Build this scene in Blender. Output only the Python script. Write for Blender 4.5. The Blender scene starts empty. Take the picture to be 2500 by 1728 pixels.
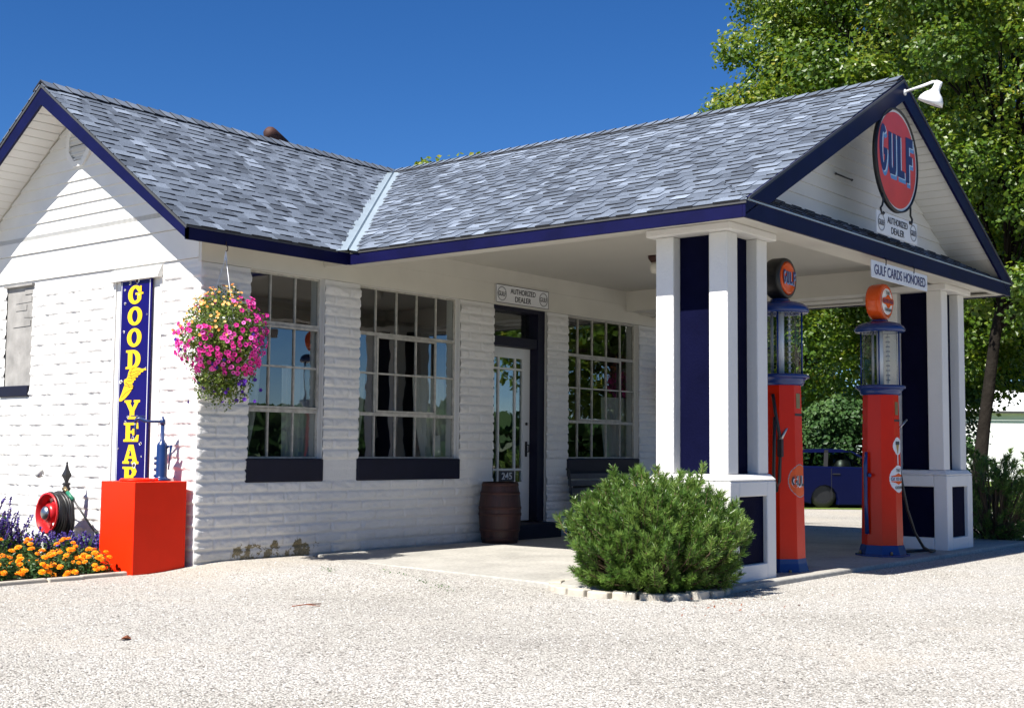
import bpy, math, random
import numpy as np
from mathutils import Vector, Matrix, Euler

scene = bpy.context.scene
COL = scene.collection
PI = math.pi

# ------------------------------------------------------------------ camera
cam_d = bpy.data.cameras.new("camera")
cam = bpy.data.objects.new("camera", cam_d)
COL.objects.link(cam)
cam_d.sensor_width = 36.0
cam_d.lens = 44.674
cam_d.clip_start = 0.05
cam_d.clip_end = 3000
cam.matrix_world = (Matrix.Translation((-7.0156, -9.3027, 1.0227)) @ Matrix.Rotation(-0.8881627, 4, 'Z')
                    @ Matrix.Rotation(1.6458438, 4, 'X') @ Matrix.Rotation(0.0085431, 4, 'Z'))
scene.camera = cam

# ------------------------------------------------------------------ light
SUN_ELEV = math.radians(51.1)
SUN_TRAVEL = Vector((1.0, -0.04, -1.24)).normalized()
world = bpy.data.worlds.new("World")
scene.world = world
world.use_nodes = True
wn = world.node_tree
wn.nodes.clear()
w_out = wn.nodes.new("ShaderNodeOutputWorld")
w_bg = wn.nodes.new("ShaderNodeBackground")
w_sky = wn.nodes.new("ShaderNodeTexSky")
w_sky.sky_type = 'NISHITA'
w_sky.sun_disc = False
w_sky.sun_elevation = SUN_ELEV
w_sky.sun_rotation = math.radians(-87.7)
w_sky.altitude = 2500
w_sky.air_density = 1.0
w_sky.dust_density = 0.0
w_sky.ozone_density = 6.0
w_bg.inputs['Strength'].default_value = 0.062
w_hs = wn.nodes.new("ShaderNodeHueSaturation")
w_hs.inputs['Saturation'].default_value = 1.22
w_hs.inputs['Hue'].default_value = 0.5065
wn.links.new(w_sky.outputs[0], w_hs.inputs['Color'])
wn.links.new(w_hs.outputs[0], w_bg.inputs[0])
wn.links.new(w_bg.outputs[0], w_out.inputs[0])
sun_d = bpy.data.lights.new("sun", 'SUN')
sun_d.energy = 5.0
sun_d.angle = math.radians(0.5)
sun_d.color = (1.0, 0.955, 0.88)
sun = bpy.data.objects.new("sun", sun_d)
sun.rotation_euler = SUN_TRAVEL.to_track_quat('-Z', 'Y').to_euler()
COL.objects.link(sun)
scene.view_settings.view_transform = 'Standard'
scene.view_settings.look = 'None'
scene.view_settings.gamma = 1.0
scene.view_settings.exposure = 1.05
scene.cycles.max_bounces = 10
scene.cycles.transparent_max_bounces = 16
scene.cycles.use_denoising = True

# ------------------------------------------------------------------ noise helpers
def _hash(ix, iy, seed):
    n = (ix.astype(np.int64) * 374761393 + iy.astype(np.int64) * 668265263 + seed * 2147483647) & 0x7fffffff
    n = (n ^ (n >> 13)) * 1274126177 & 0x7fffffff
    n = n ^ (n >> 16)
    return (n & 0xffff) / 65535.0

def vnoise(x, y, seed=0):
    x = np.asarray(x, float); y = np.asarray(y, float)
    ix = np.floor(x); iy = np.floor(y)
    fx = x - ix; fy = y - iy
    fx = fx * fx * (3 - 2 * fx); fy = fy * fy * (3 - 2 * fy)
    a = _hash(ix, iy, seed); b = _hash(ix + 1, iy, seed)
    c = _hash(ix, iy + 1, seed); d = _hash(ix + 1, iy + 1, seed)
    return (a * (1 - fx) + b * fx) * (1 - fy) + (c * (1 - fx) + d * fx) * fy

def sstep(a, b, x):
    t = np.clip((np.asarray(x, float) - a) / (b - a), 0, 1)
    return t * t * (3 - 2 * t)

# ------------------------------------------------------------------ materials
def mat(name):
    m = bpy.data.materials.new(name)
    m.use_nodes = True
    nt = m.node_tree
    b = nt.nodes['Principled BSDF']
    return m, nt, b

def mapping(nt, scale=(1, 1, 1)):
    tc = nt.nodes.new("ShaderNodeTexCoord")
    geo = nt.nodes.new("ShaderNodeNewGeometry")
    mp = nt.nodes.new("ShaderNodeMapping")
    mp.inputs['Scale'].default_value = scale
    nt.links.new(geo.outputs['Position'], mp.inputs['Vector'])
    return mp.outputs[0]

def noise(nt, vec, scale, detail=4, rough=.55):
    n = nt.nodes.new("ShaderNodeTexNoise")
    n.inputs['Scale'].default_value = scale
    n.inputs['Detail'].default_value = detail
    n.inputs['Roughness'].default_value = rough
    nt.links.new(vec, n.inputs['Vector'])
    return n.outputs['Fac']

def ramp(nt, fac, stops):
    r = nt.nodes.new("ShaderNodeValToRGB")
    e = r.color_ramp.elements
    e[0].position = stops[0][0]; e[0].color = (*stops[0][1], 1)
    e[1].position = stops[-1][0]; e[1].color = (*stops[-1][1], 1)
    for p, c in stops[1:-1]:
        x = e.new(p); x.color = (*c, 1)
    nt.links.new(fac, r.inputs[0])
    return r.outputs[0]

def bump(nt, b, height, strength=.3, dist=.01):
    n = nt.nodes.new("ShaderNodeBump")
    n.inputs['Strength'].default_value = strength
    n.inputs['Distance'].default_value = dist
    nt.links.new(height, n.inputs['Height'])
    nt.links.new(n.outputs[0], b.inputs['Normal'])
    return n

def mixrgb(nt, fac, a, b, mode='MIX'):
    m = nt.nodes.new("ShaderNodeMix")
    m.data_type = 'RGBA'; m.blend_type = mode
    for sock, v in ((m.inputs[0], fac), (m.inputs[6], a), (m.inputs[7], b)):
        if isinstance(v, (int, float)):
            sock.default_value = v
        elif isinstance(v, tuple):
            sock.default_value = (*v, 1)
        else:
            nt.links.new(v, sock)
    return m.outputs[2]

def paint(name, c, rough=.5, var=.12, nscale=3., bstr=.15, bscale=60., bdist=.003, spec=.5, dirt=None, metallic=0.):
    m, nt, b = mat(name)
    v = mapping(nt)
    n1 = noise(nt, v, nscale, 6)
    c2 = tuple(x * (1 - var) for x in c)
    c1 = tuple(min(1, x * (1 + var * .3)) for x in c)
    col = ramp(nt, n1, [(.3, c2), (.7, c1)])
    if dirt:
        n2 = noise(nt, v, dirt[1], 8, .7)
        f = ramp(nt, n2, [(dirt[2], (0, 0, 0)), (dirt[2] + .06, (1, 1, 1))])
        col = mixrgb(nt, f, col, dirt[0])
    nt.links.new(col, b.inputs['Base Color'])
    b.inputs['Roughness'].default_value = rough
    b.inputs['Specular IOR Level'].default_value = spec
    b.inputs['Metallic'].default_value = metallic
    if bstr:
        bump(nt, b, noise(nt, v, bscale, 5, .6), bstr, bdist)
    return m

M = {}
M['white'] = paint('white_masonry_paint', (.68, .67, .64), .55, .05, 2., .35, 90., .004)
M['whitewood'] = paint('white_board_paint', (.70, .695, .665), .5, .06, 3., .12, 30., .002)
M['ceiling'] = paint('cream_ceiling_paint', (.55, .53, .47), .6, .05, 1.5, .05, 20., .002)
M['trim'] = paint('cream_trim_paint', (.60, .58, .52), .5, .06, 3., .08, 30., .002)
M['pillar'] = paint('white_stucco_paint', (.70, .69, .67), .6, .04, 2., .6, 38., .008)
M['navy'] = paint('navy_paint', (.0040, .0042, .040), .45, .3, 4., .15, 40., .002, spec=.15, dirt=((.16, .16, .2), 45., .77))
M['navydoor'] = paint('navy_door_paint', (.004, .004, .018), .5, .3, 4., .15, 40., .002, spec=.3)
M['navysill'] = paint('navy_sill_paint', (.004, .0045, .018), .55, .25, 6., .3, 60., .003, spec=.3)
M['navypanel'] = paint('navy_stucco_paint', (.0034, .0040, .021), .6, .35, 3., .5, 45., .006, spec=.03, dirt=((.06, .06, .12), 9., .70))
M['red'] = paint('orange_red_enamel', (.85, .024, .002), .42, .06, 5., .03, 30., .001, spec=.2)
M['pumpred'] = paint('pump_orange_red_enamel', (.62, .017, .001), .25, .08, 5., .02, 20., .001, spec=.25)
M['pumpblue'] = paint('pump_navy_enamel', (.012, .035, .16), .25, .1, 5., .02, 20., .001)
M['jackblue'] = paint('oil_pump_blue_enamel', (.008, .028, .115), .3, .15, 12., .1, 60., .002)
M['black'] = paint('black_rubber', (.012, .012, .013), .42, .2, 10., .1, 60., .001)
M['iron'] = paint('black_iron', (.015, .015, .017), .5, .2, 10., .2, 60., .002)
M['steelframe'] = paint('steel_sash_paint', (.45, .43, .38), .55, .35, 18., .2, 80., .002, dirt=((.16, .09, .05), 50., .66))
M['flash'] = paint('galvanised_flashing', (.42, .50, .55), .38, .12, 4., .05, 20., .002, metallic=.35)
M['drip'] = paint('aluminium_drip_edge', (.055, .055, .055), .5, .12, 4., .02, 20., .002)
M['rust'] = paint('rusty_pipe', (.055, .018, .012), .75, .5, 9., .3, 60., .003)
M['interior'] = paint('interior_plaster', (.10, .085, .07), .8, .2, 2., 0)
M['curtain'] = paint('grey_white_curtain', (.55, .55, .52), .9, .1, 6., 0)
M['greyboard'] = paint('weathered_plywood', (.30, .29, .275), .8, .35, 5., .4, 25., .004, dirt=((.16, .14, .12), 14., .64))
M['signwhite'] = paint('white_enamel', (.72, .73, .75), .3, .05, 6., 0)
M['signface'] = paint('white_porcelain', (.8, .81, .82), .3, .08, 12., 0, dirt=((.2, .1, .06), 60., .8))
M['signblue'] = paint('cobalt_enamel', (.005, .002, .10), .35, .12, 4., 0, spec=.15, dirt=((.28, .17, .13), 26., .735))
M['signyellow'] = paint('yellow_enamel', (.85, .52, .004), .35, .05, 10., 0, dirt=((.25, .10, .04), 40., .74))
M['signink'] = paint('dark_lettering', (.015, .017, .03), .4, .1, 10., 0)
M['signorange'] = paint('orange_red_porcelain', (.68, .055, .045), .3, .15, 3., 0)
M['letterblue'] = paint('letter_navy', (.015, .02, .12), .35, .1, 10., 0)
M['lettershade'] = paint('letter_light_blue', (.10, .28, .55), .35, .1, 10., 0)
M['letterlight'] = paint('letter_pale_edge', (.55, .66, .75), .35, .1, 10., 0)
M['ringgrey'] = paint('grey_ring_print', (.28, .29, .31), .45, .1, 10., 0)
M['globeorange'] = paint('globe_orange', (.72, .09, .01), .2, .05, 10., 0)
M['gold'] = paint('gold_print', (.45, .28, .05), .4, .3, 30., 0)
M['chrome'] = paint('chrome_hub', (.42, .42, .43), .34, .1, 10., 0, metallic=1.)
M['green'] = paint('green_grip', (.02, .18, .10), .45, .1, 10., 0)
M['brass'] = paint('brass_fitting', (.35, .25, .12), .35, .2, 20., 0, metallic=.8)
M['rimred'] = paint('red_rim_paint', (.50, .012, .015), .35, .25, 12., .1, 50., .001)
M['rubber'] = M['black']
M['stone'] = paint('pale_edging_concrete', (.47, .43, .36), .85, .2, 9., .5, 60., .006)
M['soil'] = paint('dark_mulch', (.035, .025, .018), .95, .5, 12., .8, 30., .02)
M['stem'] = paint('brown_stem', (.11, .07, .04), .8, .3, 30., 0)
M['bark'] = paint('tree_bark', (.020, .017, .014), .9, .4, 6., .8, 18., .03, spec=.05)
M['shedwhite'] = paint('white_shed_siding', (.78, .79, .80), .5, .04, 1., .05, 4., .01)
M['doorwhite'] = paint('door_white_paint', (.62, .63, .62), .4, .06, 5., .05, 30., .001)
M['benchgrey'] = paint('grey_bench_slat', (.06, .065, .08), .6, .3, 20., .1, 50., .002)
M['barkchip'] = paint('dry_leaf', (.22, .07, .03), .8, .4, 30., 0)
M['carblue'] = paint('blue_car_paint', (.0015, .003, .026), .3, .1, 2., 0, spec=.12)
M['cardark'] = paint('black_car_trim', (.01, .01, .012), .4, .1, 4., 0)
M['bulb'] = paint('frosted_bulb', (.6, .58, .52), .3, .05, 4., 0)
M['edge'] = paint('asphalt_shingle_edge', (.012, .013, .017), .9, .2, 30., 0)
M['teal'] = paint('teal_cloth', (.02, .22, .25), .8, .2, 10., 0)
M['pinkflower'] = None

def attr_mat(name, stops, rough=.6, trans=0., attr='v', spec=.3, grain=None, sheen=0.):
    m, nt, b = mat(name)
    a = nt.nodes.new("ShaderNodeAttribute"); a.attribute_name = attr
    col = ramp(nt, a.outputs['Fac'], stops)
    if grain:
        n = noise(nt, mapping(nt), grain[0], 3, .7)
        g = ramp(nt, n, [(.3, (1 - grain[1],) * 3), (.7, (1 + grain[1],) * 3)])
        col = mixrgb(nt, 1.0, col, g, 'MULTIPLY')
    nt.links.new(col, b.inputs['Base Color'])
    b.inputs['Roughness'].default_value = rough
    b.inputs['Specular IOR Level'].default_value = spec
    if trans > 0:
        t = nt.nodes.new("ShaderNodeBsdfTranslucent")
        mx = nt.nodes.new("ShaderNodeMixShader")
        mx.inputs[0].default_value = trans
        hs = nt.nodes.new("ShaderNodeHueSaturation")
        hs.inputs['Value'].default_value = 1.7
        hs.inputs['Hue'].default_value = .49
        nt.links.new(col, hs.inputs['Color'])
        nt.links.new(hs.outputs[0], t.inputs['Color'])
        out = nt.nodes['Material Output']
        nt.links.new(b.outputs[0], mx.inputs[1]); nt.links.new(t.outputs[0], mx.inputs[2])
        nt.links.new(mx.outputs[0], out.inputs['Surface'])
    return m

M['shingle'] = attr_mat('asphalt_shingles', [(0, (.046, .055, .073)), (.3, (.082, .100, .132)), (.6, (.118, .142, .185)), (.85, (.165, .197, .252)), (1, (.22, .26, .33))],
                        .85, 0, spec=.25, grain=(110., .38))
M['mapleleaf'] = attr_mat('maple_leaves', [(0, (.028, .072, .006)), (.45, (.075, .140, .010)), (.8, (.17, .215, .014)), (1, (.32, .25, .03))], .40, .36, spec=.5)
M['darkleaf'] = attr_mat('conifer_foliage', [(0, (.018, .045, .014)), (.5, (.035, .085, .022)), (1, (.075, .135, .035))], .5, .2)
M['needle'] = attr_mat('pine_needles', [(0, (.035, .085, .014)), (.5, (.085, .165, .026)), (1, (.20, .29, .065))], .35, .25, spec=.5)
M['bedleaf'] = attr_mat('bed_leaves', [(0, (.02, .06, .015)), (.6, (.05, .13, .03)), (1, (.13, .22, .07))], .45, .3)
M['basketleaf'] = attr_mat('basket_leaves', [(0, (.04, .08, .012)), (.6, (.11, .17, .025)), (1, (.22, .27, .06))], .5, .35)
M['petalpink'] = attr_mat('pink_petals', [(0, (.60, .02, .22)), (.6, (.80, .05, .38)), (1, (.85, .16, .52))], .6, .25)
M['petaleye'] = paint('dark_pink_throat', (.30, .005, .08), .7, .1, 10., 0)
M['petalorange'] = attr_mat('apricot_petals', [(0, (.75, .22, .03)), (.6, (.85, .40, .10)), (1, (.90, .60, .25))], .6, .25)
M['petalpurple'] = attr_mat('purple_petals', [(0, (.04, .008, .16)), (1, (.10, .02, .32))], .6, .2)
M['marigold'] = attr_mat('marigold_petals', [(0, (.80, .20, .002)), (.6, (.90, .32, .004)), (1, (.92, .46, .01))], .6, .2)
M['salvia'] = attr_mat('salvia_spikes', [(0, (.04, .025, .18)), (1, (.12, .08, .40))], .6, .15)

def glass_mat(name, tint=(1, 1, 1), ior=1.5, gain=1.0, rough=0.0):
    m = bpy.data.materials.new(name); m.use_nodes = True
    nt = m.node_tree; nt.nodes.clear()
    out = nt.nodes.new("ShaderNodeOutputMaterial")
    tr = nt.nodes.new("ShaderNodeBsdfTransparent"); tr.inputs[0].default_value = (*tint, 1)
    gl = nt.nodes.new("ShaderNodeBsdfGlossy"); gl.inputs['Roughness'].default_value = rough
    gl.inputs['Color'].default_value = (1, 1, 1, 1)
    lw = nt.nodes.new("ShaderNodeLayerWeight"); lw.inputs[0].default_value = .5
    pw = nt.nodes.new("ShaderNodeMath"); pw.operation = 'POWER'; pw.inputs[1].default_value = 5
    nt.links.new(lw.outputs['Facing'], pw.inputs[0])
    f0 = ((ior - 1) / (ior + 1)) ** 2 * gain
    mt = nt.nodes.new("ShaderNodeMath"); mt.operation = 'MULTIPLY_ADD'; mt.inputs[1].default_value = 1 - f0; mt.inputs[2].default_value = f0
    mt.use_clamp = True
    nt.links.new(pw.outputs[0], mt.inputs[0])
    n = noise(nt, mapping(nt), 2.5, 2)
    bp = nt.nodes.new("ShaderNodeBump"); bp.inputs['Strength'].default_value = .06; bp.inputs['Distance'].default_value = .02
    nt.links.new(n, bp.inputs['Height']); nt.links.new(bp.outputs[0], gl.inputs['Normal'])
    mx = nt.nodes.new("ShaderNodeMixShader")
    nt.links.new(mt.outputs[0], mx.inputs[0])
    nt.links.new(tr.outputs[0], mx.inputs[1]); nt.links.new(gl.outputs[0], mx.inputs[2])
    nt.links.new(mx.outputs[0], out.inputs[0])
    return m

M['glass'] = glass_mat('window_glass', (.72, .76, .74), 1.55, 3.8)
M['pumpglass'] = glass_mat('pump_glass', (.94, .96, .95), 1.4, .8)
M['carglass'] = glass_mat('car_glass', (.55, .62, .58), 1.5, 1.6)

def gravel_mat():
    m, nt, b = mat('pale_gravel')
    v = mapping(nt)
    vo = nt.nodes.new("ShaderNodeTexVoronoi"); vo.inputs['Scale'].default_value = 88
    nt.links.new(v, vo.inputs['Vector'])
    vo2 = nt.nodes.new("ShaderNodeTexVoronoi"); vo2.inputs['Scale'].default_value = 115
    nt.links.new(v, vo2.inputs['Vector'])
    sep = nt.nodes.new("ShaderNodeSeparateColor"); nt.links.new(vo.outputs['Color'], sep.inputs[0])
    base = ramp(nt, sep.outputs[0], [(0, (.31, .30, .285)), (.12, (.46, .447, .425)), (.5, (.56, .547, .52)), (.85, (.64, .63, .605)), (1, (.72, .71, .69))])
    gap = ramp(nt, vo.outputs['Distance'], [(.42, (1, 1, 1)), (.78, (.46, .45, .44))])
    col = mixrgb(nt, 1.0, base, gap, 'MULTIPLY')
    n1 = noise(nt, v, .45, 6, .6)
    tone = ramp(nt, n1, [(.28, (.72, .70, .67)), (.42, (.86, .84, .80)), (.55, (.95, .93, .90)), (.72, (.93, .935, .95))])
    col = mixrgb(nt, 1.0, col, tone, 'MULTIPLY')
    dk = ramp(nt, sep.outputs[1], [(.045, (.30, .29, .28)), (.06, (1, 1, 1))])
    col = mixrgb(nt, 1.0, col, dk, 'MULTIPLY')
    n4 = noise(nt, v, .9, 5, .6)
    geo = nt.nodes.new("ShaderNodeNewGeometry"); sp = nt.nodes.new("ShaderNodeSeparateXYZ"); nt.links.new(geo.outputs['Position'], sp.inputs[0])
    mr = nt.nodes.new("ShaderNodeMapRange"); mr.inputs[1].default_value = -2.6; mr.inputs[2].default_value = -.2; nt.links.new(sp.outputs['Y'], mr.inputs[0])
    ml = nt.nodes.new("ShaderNodeMath"); ml.operation = 'MULTIPLY_ADD'; ml.inputs[1].default_value = .16; nt.links.new(mr.outputs[0], ml.inputs[0]); nt.links.new(n4, ml.inputs[2])
    fa = ramp(nt, ml.outputs[0], [(.56, (0, 0, 0)), (.74, (.5, .5, .5))])
    col = mixrgb(nt, fa, col, (.42, .37, .30))
    n2 = noise(nt, v, 22., 3)
    spk = ramp(nt, n2, [(.60, (1, 1, 1)), (.72, (.55, .53, .52))])
    col = mixrgb(nt, 1.0, col, spk, 'MULTIPLY')
    nt.links.new(col, b.inputs['Base Color'])
    b.inputs['Roughness'].default_value = .9
    b.inputs['Specular IOR Level'].default_value = .2
    add = nt.nodes.new("ShaderNodeMath"); add.operation = 'SUBTRACT'; add.inputs[0].default_value = 1
    nt.links.new(vo.outputs['Distance'], add.inputs[1])
    add2 = nt.nodes.new("ShaderNodeMath"); add2.operation = 'MULTIPLY_ADD'; add2.inputs[1].default_value = -.4
    nt.links.new(vo2.outputs['Distance'], add2.inputs[0]); nt.links.new(add.outputs[0], add2.inputs[2])
    bump(nt, b, add2.outputs[0], .75, .012)
    return m
M['gravel'] = gravel_mat()

def concrete_mat():
    m, nt, b = mat('worn_concrete')
    v = mapping(nt)
    n1 = noise(nt, v, 1.6, 8, .65); n2 = noise(nt, v, 28., 5, .7)
    col = ramp(nt, n1, [(.28, (.27, .26, .235)), (.5, (.37, .355, .32)), (.72, (.45, .43, .39))])
    s = ramp(nt, n2, [(.38, (.8, .8, .8)), (.6, (1.05, 1.05, 1.05))])
    col = mixrgb(nt, 1.0, col, s, 'MULTIPLY')
    nt.links.new(col, b.inputs['Base Color']); b.inputs['Roughness'].default_value = .85
    bump(nt, b, n2, .4, .004)
    return m
M['concrete'] = concrete_mat()
M['road'] = paint('added_road_asphalt', (.05, .05, .052), .85, .2, 2., .4, 60., .006)
M['grass'] = paint('sunlit_grass', (.15, .22, .025), .8, .45, 3., 1., 25., .05)

def barrel_mat():
    m, nt, b = mat('red_brown_staves')
    v = mapping(nt, (1, 1, .08))
    n1 = noise(nt, v, 30., 5, .7)
    col = ramp(nt, n1, [(.3, (.014, .005, .004)), (.6, (.045, .013, .010)), (.8, (.08, .028, .022))])
    nt.links.new(col, b.inputs['Base Color']); b.inputs['Roughness'].default_value = .6
    bump(nt, b, n1, .5, .004)
    return m
M['barrel'] = barrel_mat()

def blockwall_mat():
    m, nt, b = mat('painted_rock_face_block')
    v = mapping(nt)
    n1 = noise(nt, v, 1.7, 5); n2 = noise(nt, v, 7., 7, .7); n3 = noise(nt, v, 130., 4, .6)
    col = ramp(nt, n1, [(.3, (.63, .62, .60)), (.7, (.69, .68, .66))])
    # peeled, mossy patches low on the front wall
    geo = nt.nodes.new("ShaderNodeNewGeometry")
    sp = nt.nodes.new("ShaderNodeSeparateXYZ"); nt.links.new(geo.outputs['Position'], sp.inputs[0])
    def band(sock, a, b_, c, d):
        m1 = nt.nodes.new("ShaderNodeMapRange"); m1.inputs[1].default_value = a; m1.inputs[2].default_value = b_
        m1.inputs[3].default_value = 0; m1.inputs[4].default_value = 1
        m2 = nt.nodes.new("ShaderNodeMapRange"); m2.inputs[1].default_value = c; m2.inputs[2].default_value = d
        m2.inputs[3].default_value = 1; m2.inputs[4].default_value = 0
        nt.links.new(sock, m1.inputs[0]); nt.links.new(sock, m2.inputs[0])
        mu = nt.nodes.new("ShaderNodeMath"); mu.operation = 'MULTIPLY'
        nt.links.new(m1.outputs[0], mu.inputs[0]); nt.links.new(m2.outputs[0], mu.inputs[1])
        return mu.outputs[0]
    bz = band(sp.outputs['Z'], -.2, .0, .10, .24)
    bx = band(sp.outputs['X'], .15, .55, 1.3, 1.75)
    mu = nt.nodes.new("ShaderNodeMath"); mu.operation = 'MULTIPLY'; nt.links.new(bz, mu.inputs[0]); nt.links.new(bx, mu.inputs[1])
    ad = nt.nodes.new("ShaderNodeMath"); ad.operation = 'MULTIPLY_ADD'; ad.inputs[1].default_value = .32
    nt.links.new(mu.outputs[0], ad.inputs[0]); nt.links.new(n2, ad.inputs[2])
    f = ramp(nt, ad.outputs[0], [(.775, (0, 0, 0)), (.80, (1, 1, 1))])
    dirt = ramp(nt, n3, [(.35, (.07, .055, .02)), (.65, (.34, .26, .12))])
    col = mixrgb(nt, f, col, dirt)
    # grey splash zone along the ground
    bz2 = band(sp.outputs['Z'], -1., -.5, .0, .22)
    mu2 = nt.nodes.new("ShaderNodeMath"); mu2.operation = 'MULTIPLY'; mu2.inputs[1].default_value = .55
    mu3 = nt.nodes.new("ShaderNodeMath"); mu3.operation = 'MULTIPLY'
    nt.links.new(bz2, mu2.inputs[0]); nt.links.new(mu2.outputs[0], mu3.inputs[0]); nt.links.new(n2, mu3.inputs[1])
    col = mixrgb(nt, mu3.outputs[0], col, (.22, .22, .17))
    nt.links.new(col, b.inputs['Base Color']); b.inputs['Roughness'].default_value = .5
    bump(nt, b, noise(nt, v, 48., 6, .65), .6, .010)
    return m
M['block'] = blockwall_mat()

# ------------------------------------------------------------------ object helpers
def tag(o, label=None, cat=None, group=None, kind=None):
    if label: o['label'] = label
    if cat: o['category'] = cat
    if group: o['group'] = group
    if kind: o['kind'] = kind
    return o

def thing(name, label, cat, loc=(0, 0, 0), group=None):
    o = bpy.data.objects.new(name, None)
    o.empty_display_size = .1
    o.location = loc
    COL.objects.link(o)
    return tag(o, label, cat, group)

def wloc(o):
    v = Vector((0, 0, 0))
    while o is not None:
        v += o.location
        o = o.parent
    return v

class MB:
    """collects shapes in world coordinates; build() links them as ONE mesh object"""
    def __init__(s):
        s.v = []; s.f = []; s.mi = []; s.m = []; s.sm = []; s.a = []
    def _m(s, m):
        if m not in s.m: s.m.append(m)
        return s.m.index(m)
    def add(s, vs, fs, m, smooth=False, a=.5):
        n = len(s.v); i = s._m(m)
        s.v.extend([tuple(x) for x in vs])
        for f in fs:
            s.f.append([n + k for k in f]); s.mi.append(i); s.sm.append(smooth); s.a.append(a)
        return s
    def box(s, x0, x1, y0, y1, z0, z1, m, T=None, a=.5):
        vs = [(x, y, z) for z in (z0, z1) for y in (y0, y1) for x in (x0, x1)]
        if T: vs = [tuple(T @ Vector(p)) for p in vs]
        return s.add(vs, [(0, 2, 3, 1), (4, 5, 7, 6), (0, 1, 5, 4), (2, 6, 7, 3), (0, 4, 6, 2), (1, 3, 7, 5)], m, a=a)
    def prism(s, pts, d, m, m_side=None, a=.5):
        """pts: 3-D polygon, d: offset vector"""
        n = len(pts); d = Vector(d)
        vs = [Vector(p) for p in pts] + [Vector(p) + d for p in pts]
        nrm = Vector((0, 0, 0))
        for i in range(n):
            p, q = vs[i], vs[(i + 1) % n]
            nrm += p.cross(q)
        flip = nrm.dot(d) > 0
        f0 = list(range(n)); f1 = list(range(n, 2 * n))
        s.add(vs, [f0[::-1] if flip else f0, f1 if flip else f1[::-1]], m, a=a)
        base = len(s.v) - 2 * n
        i2 = s._m(m_side or m)
        for i in range(n):
            j = (i + 1) % n
            q = [base + i, base + j, base + n + j, base + n + i]
            s.f.append(q if flip else q[::-1]); s.mi.append(i2); s.sm.append(False); s.a.append(a)
        return s
    def lathe(s, prof, m, c=(0, 0, 0), n=24, T=None, smooth=True, start=0.):
        """prof: (r, z) list revolved about z"""
        vs = []
        for r, z in prof:
            for k in range(n):
                a = start + 2 * PI * k / n
                p = Vector((r * math.cos(a), r * math.sin(a), z))
                if T: p = T @ p
                vs.append(Vector(c) + p)
        fs = []
        for i in range(len(prof) - 1):
            for k in range(n):
                fs.append((i * n + k, i * n + (k + 1) % n, (i + 1) * n + (k + 1) % n, (i + 1) * n + k))
        s.add(vs, fs, m, smooth)
        b = len(s.v) - len(vs); i2 = s._m(m)
        if prof[0] == prof[-1]: return s
        if prof[0][0] > 1e-5:
            s.f.append([b + k for k in range(n)][::-1]); s.mi.append(i2); s.sm.append(False); s.a.append(.5)
        if prof[-1][0] > 1e-5:
            o = b + (len(prof) - 1) * n
            s.f.append([o + k for k in range(n)]); s.mi.append(i2); s.sm.append(False); s.a.append(.5)
        return s
    def tube(s, pts, r, m, n=8, closed=False, a=.5):
        pts = [Vector(p) for p in pts]
        N = len(pts)
        rs = r if isinstance(r, (list, tuple)) else [r] * N
        vs = []; up = None
        for i, p in enumerate(pts):
            t = (pts[min(i + 1, N - 1)] - pts[max(i - 1, 0)])
            if closed: t = pts[(i + 1) % N] - pts[i - 1]
            t.normalize()
            if up is None:
                up = Vector((0, 0, 1)) if abs(t.z) < .9 else Vector((1, 0, 0))
            u = (up - t * up.dot(t)).normalized(); up = u
            w = t.cross(u)
            for k in range(n):
                an = 2 * PI * k / n
                vs.append(p + (u * math.cos(an) + w * math.sin(an)) * rs[i])
        fs = []
        for i in range(N if closed else N - 1):
            for k in range(n):
                j = (i + 1) % N
                fs.append((i * n + k, i * n + (k + 1) % n, j * n + (k + 1) % n, j * n + k))
        if not closed:
            fs.append(tuple(range(n))[::-1]); fs.append(tuple((N - 1) * n + k for k in range(n)))
        return s.add(vs, fs, m, True, a)
    def build(s, name, parent=None, bevel=0., seg=2):
        me = bpy.data.meshes.new(name)
        off = wloc(parent) if parent else Vector((0, 0, 0))
        me.from_pydata([(v[0] - off.x, v[1] - off.y, v[2] - off.z) for v in s.v], [], s.f)
        for m in s.m: me.materials.append(M[m] if isinstance(m, str) else m)
        me.polygons.foreach_set('material_index', s.mi)
        me.polygons.foreach_set('use_smooth', s.sm)
        at = me.attributes.new('v', 'FLOAT', 'FACE'); at.data.foreach_set('value', s.a)
        me.update()
        o = bpy.data.objects.new(name, me)
        COL.objects.link(o)
        if parent: o.parent = parent
        if bevel:
            b = o.modifiers.new('bevel', 'BEVEL'); b.width = bevel; b.segments = seg; b.limit_method = 'ANGLE'
            b.angle_limit = math.radians(40)
        return o

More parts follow.
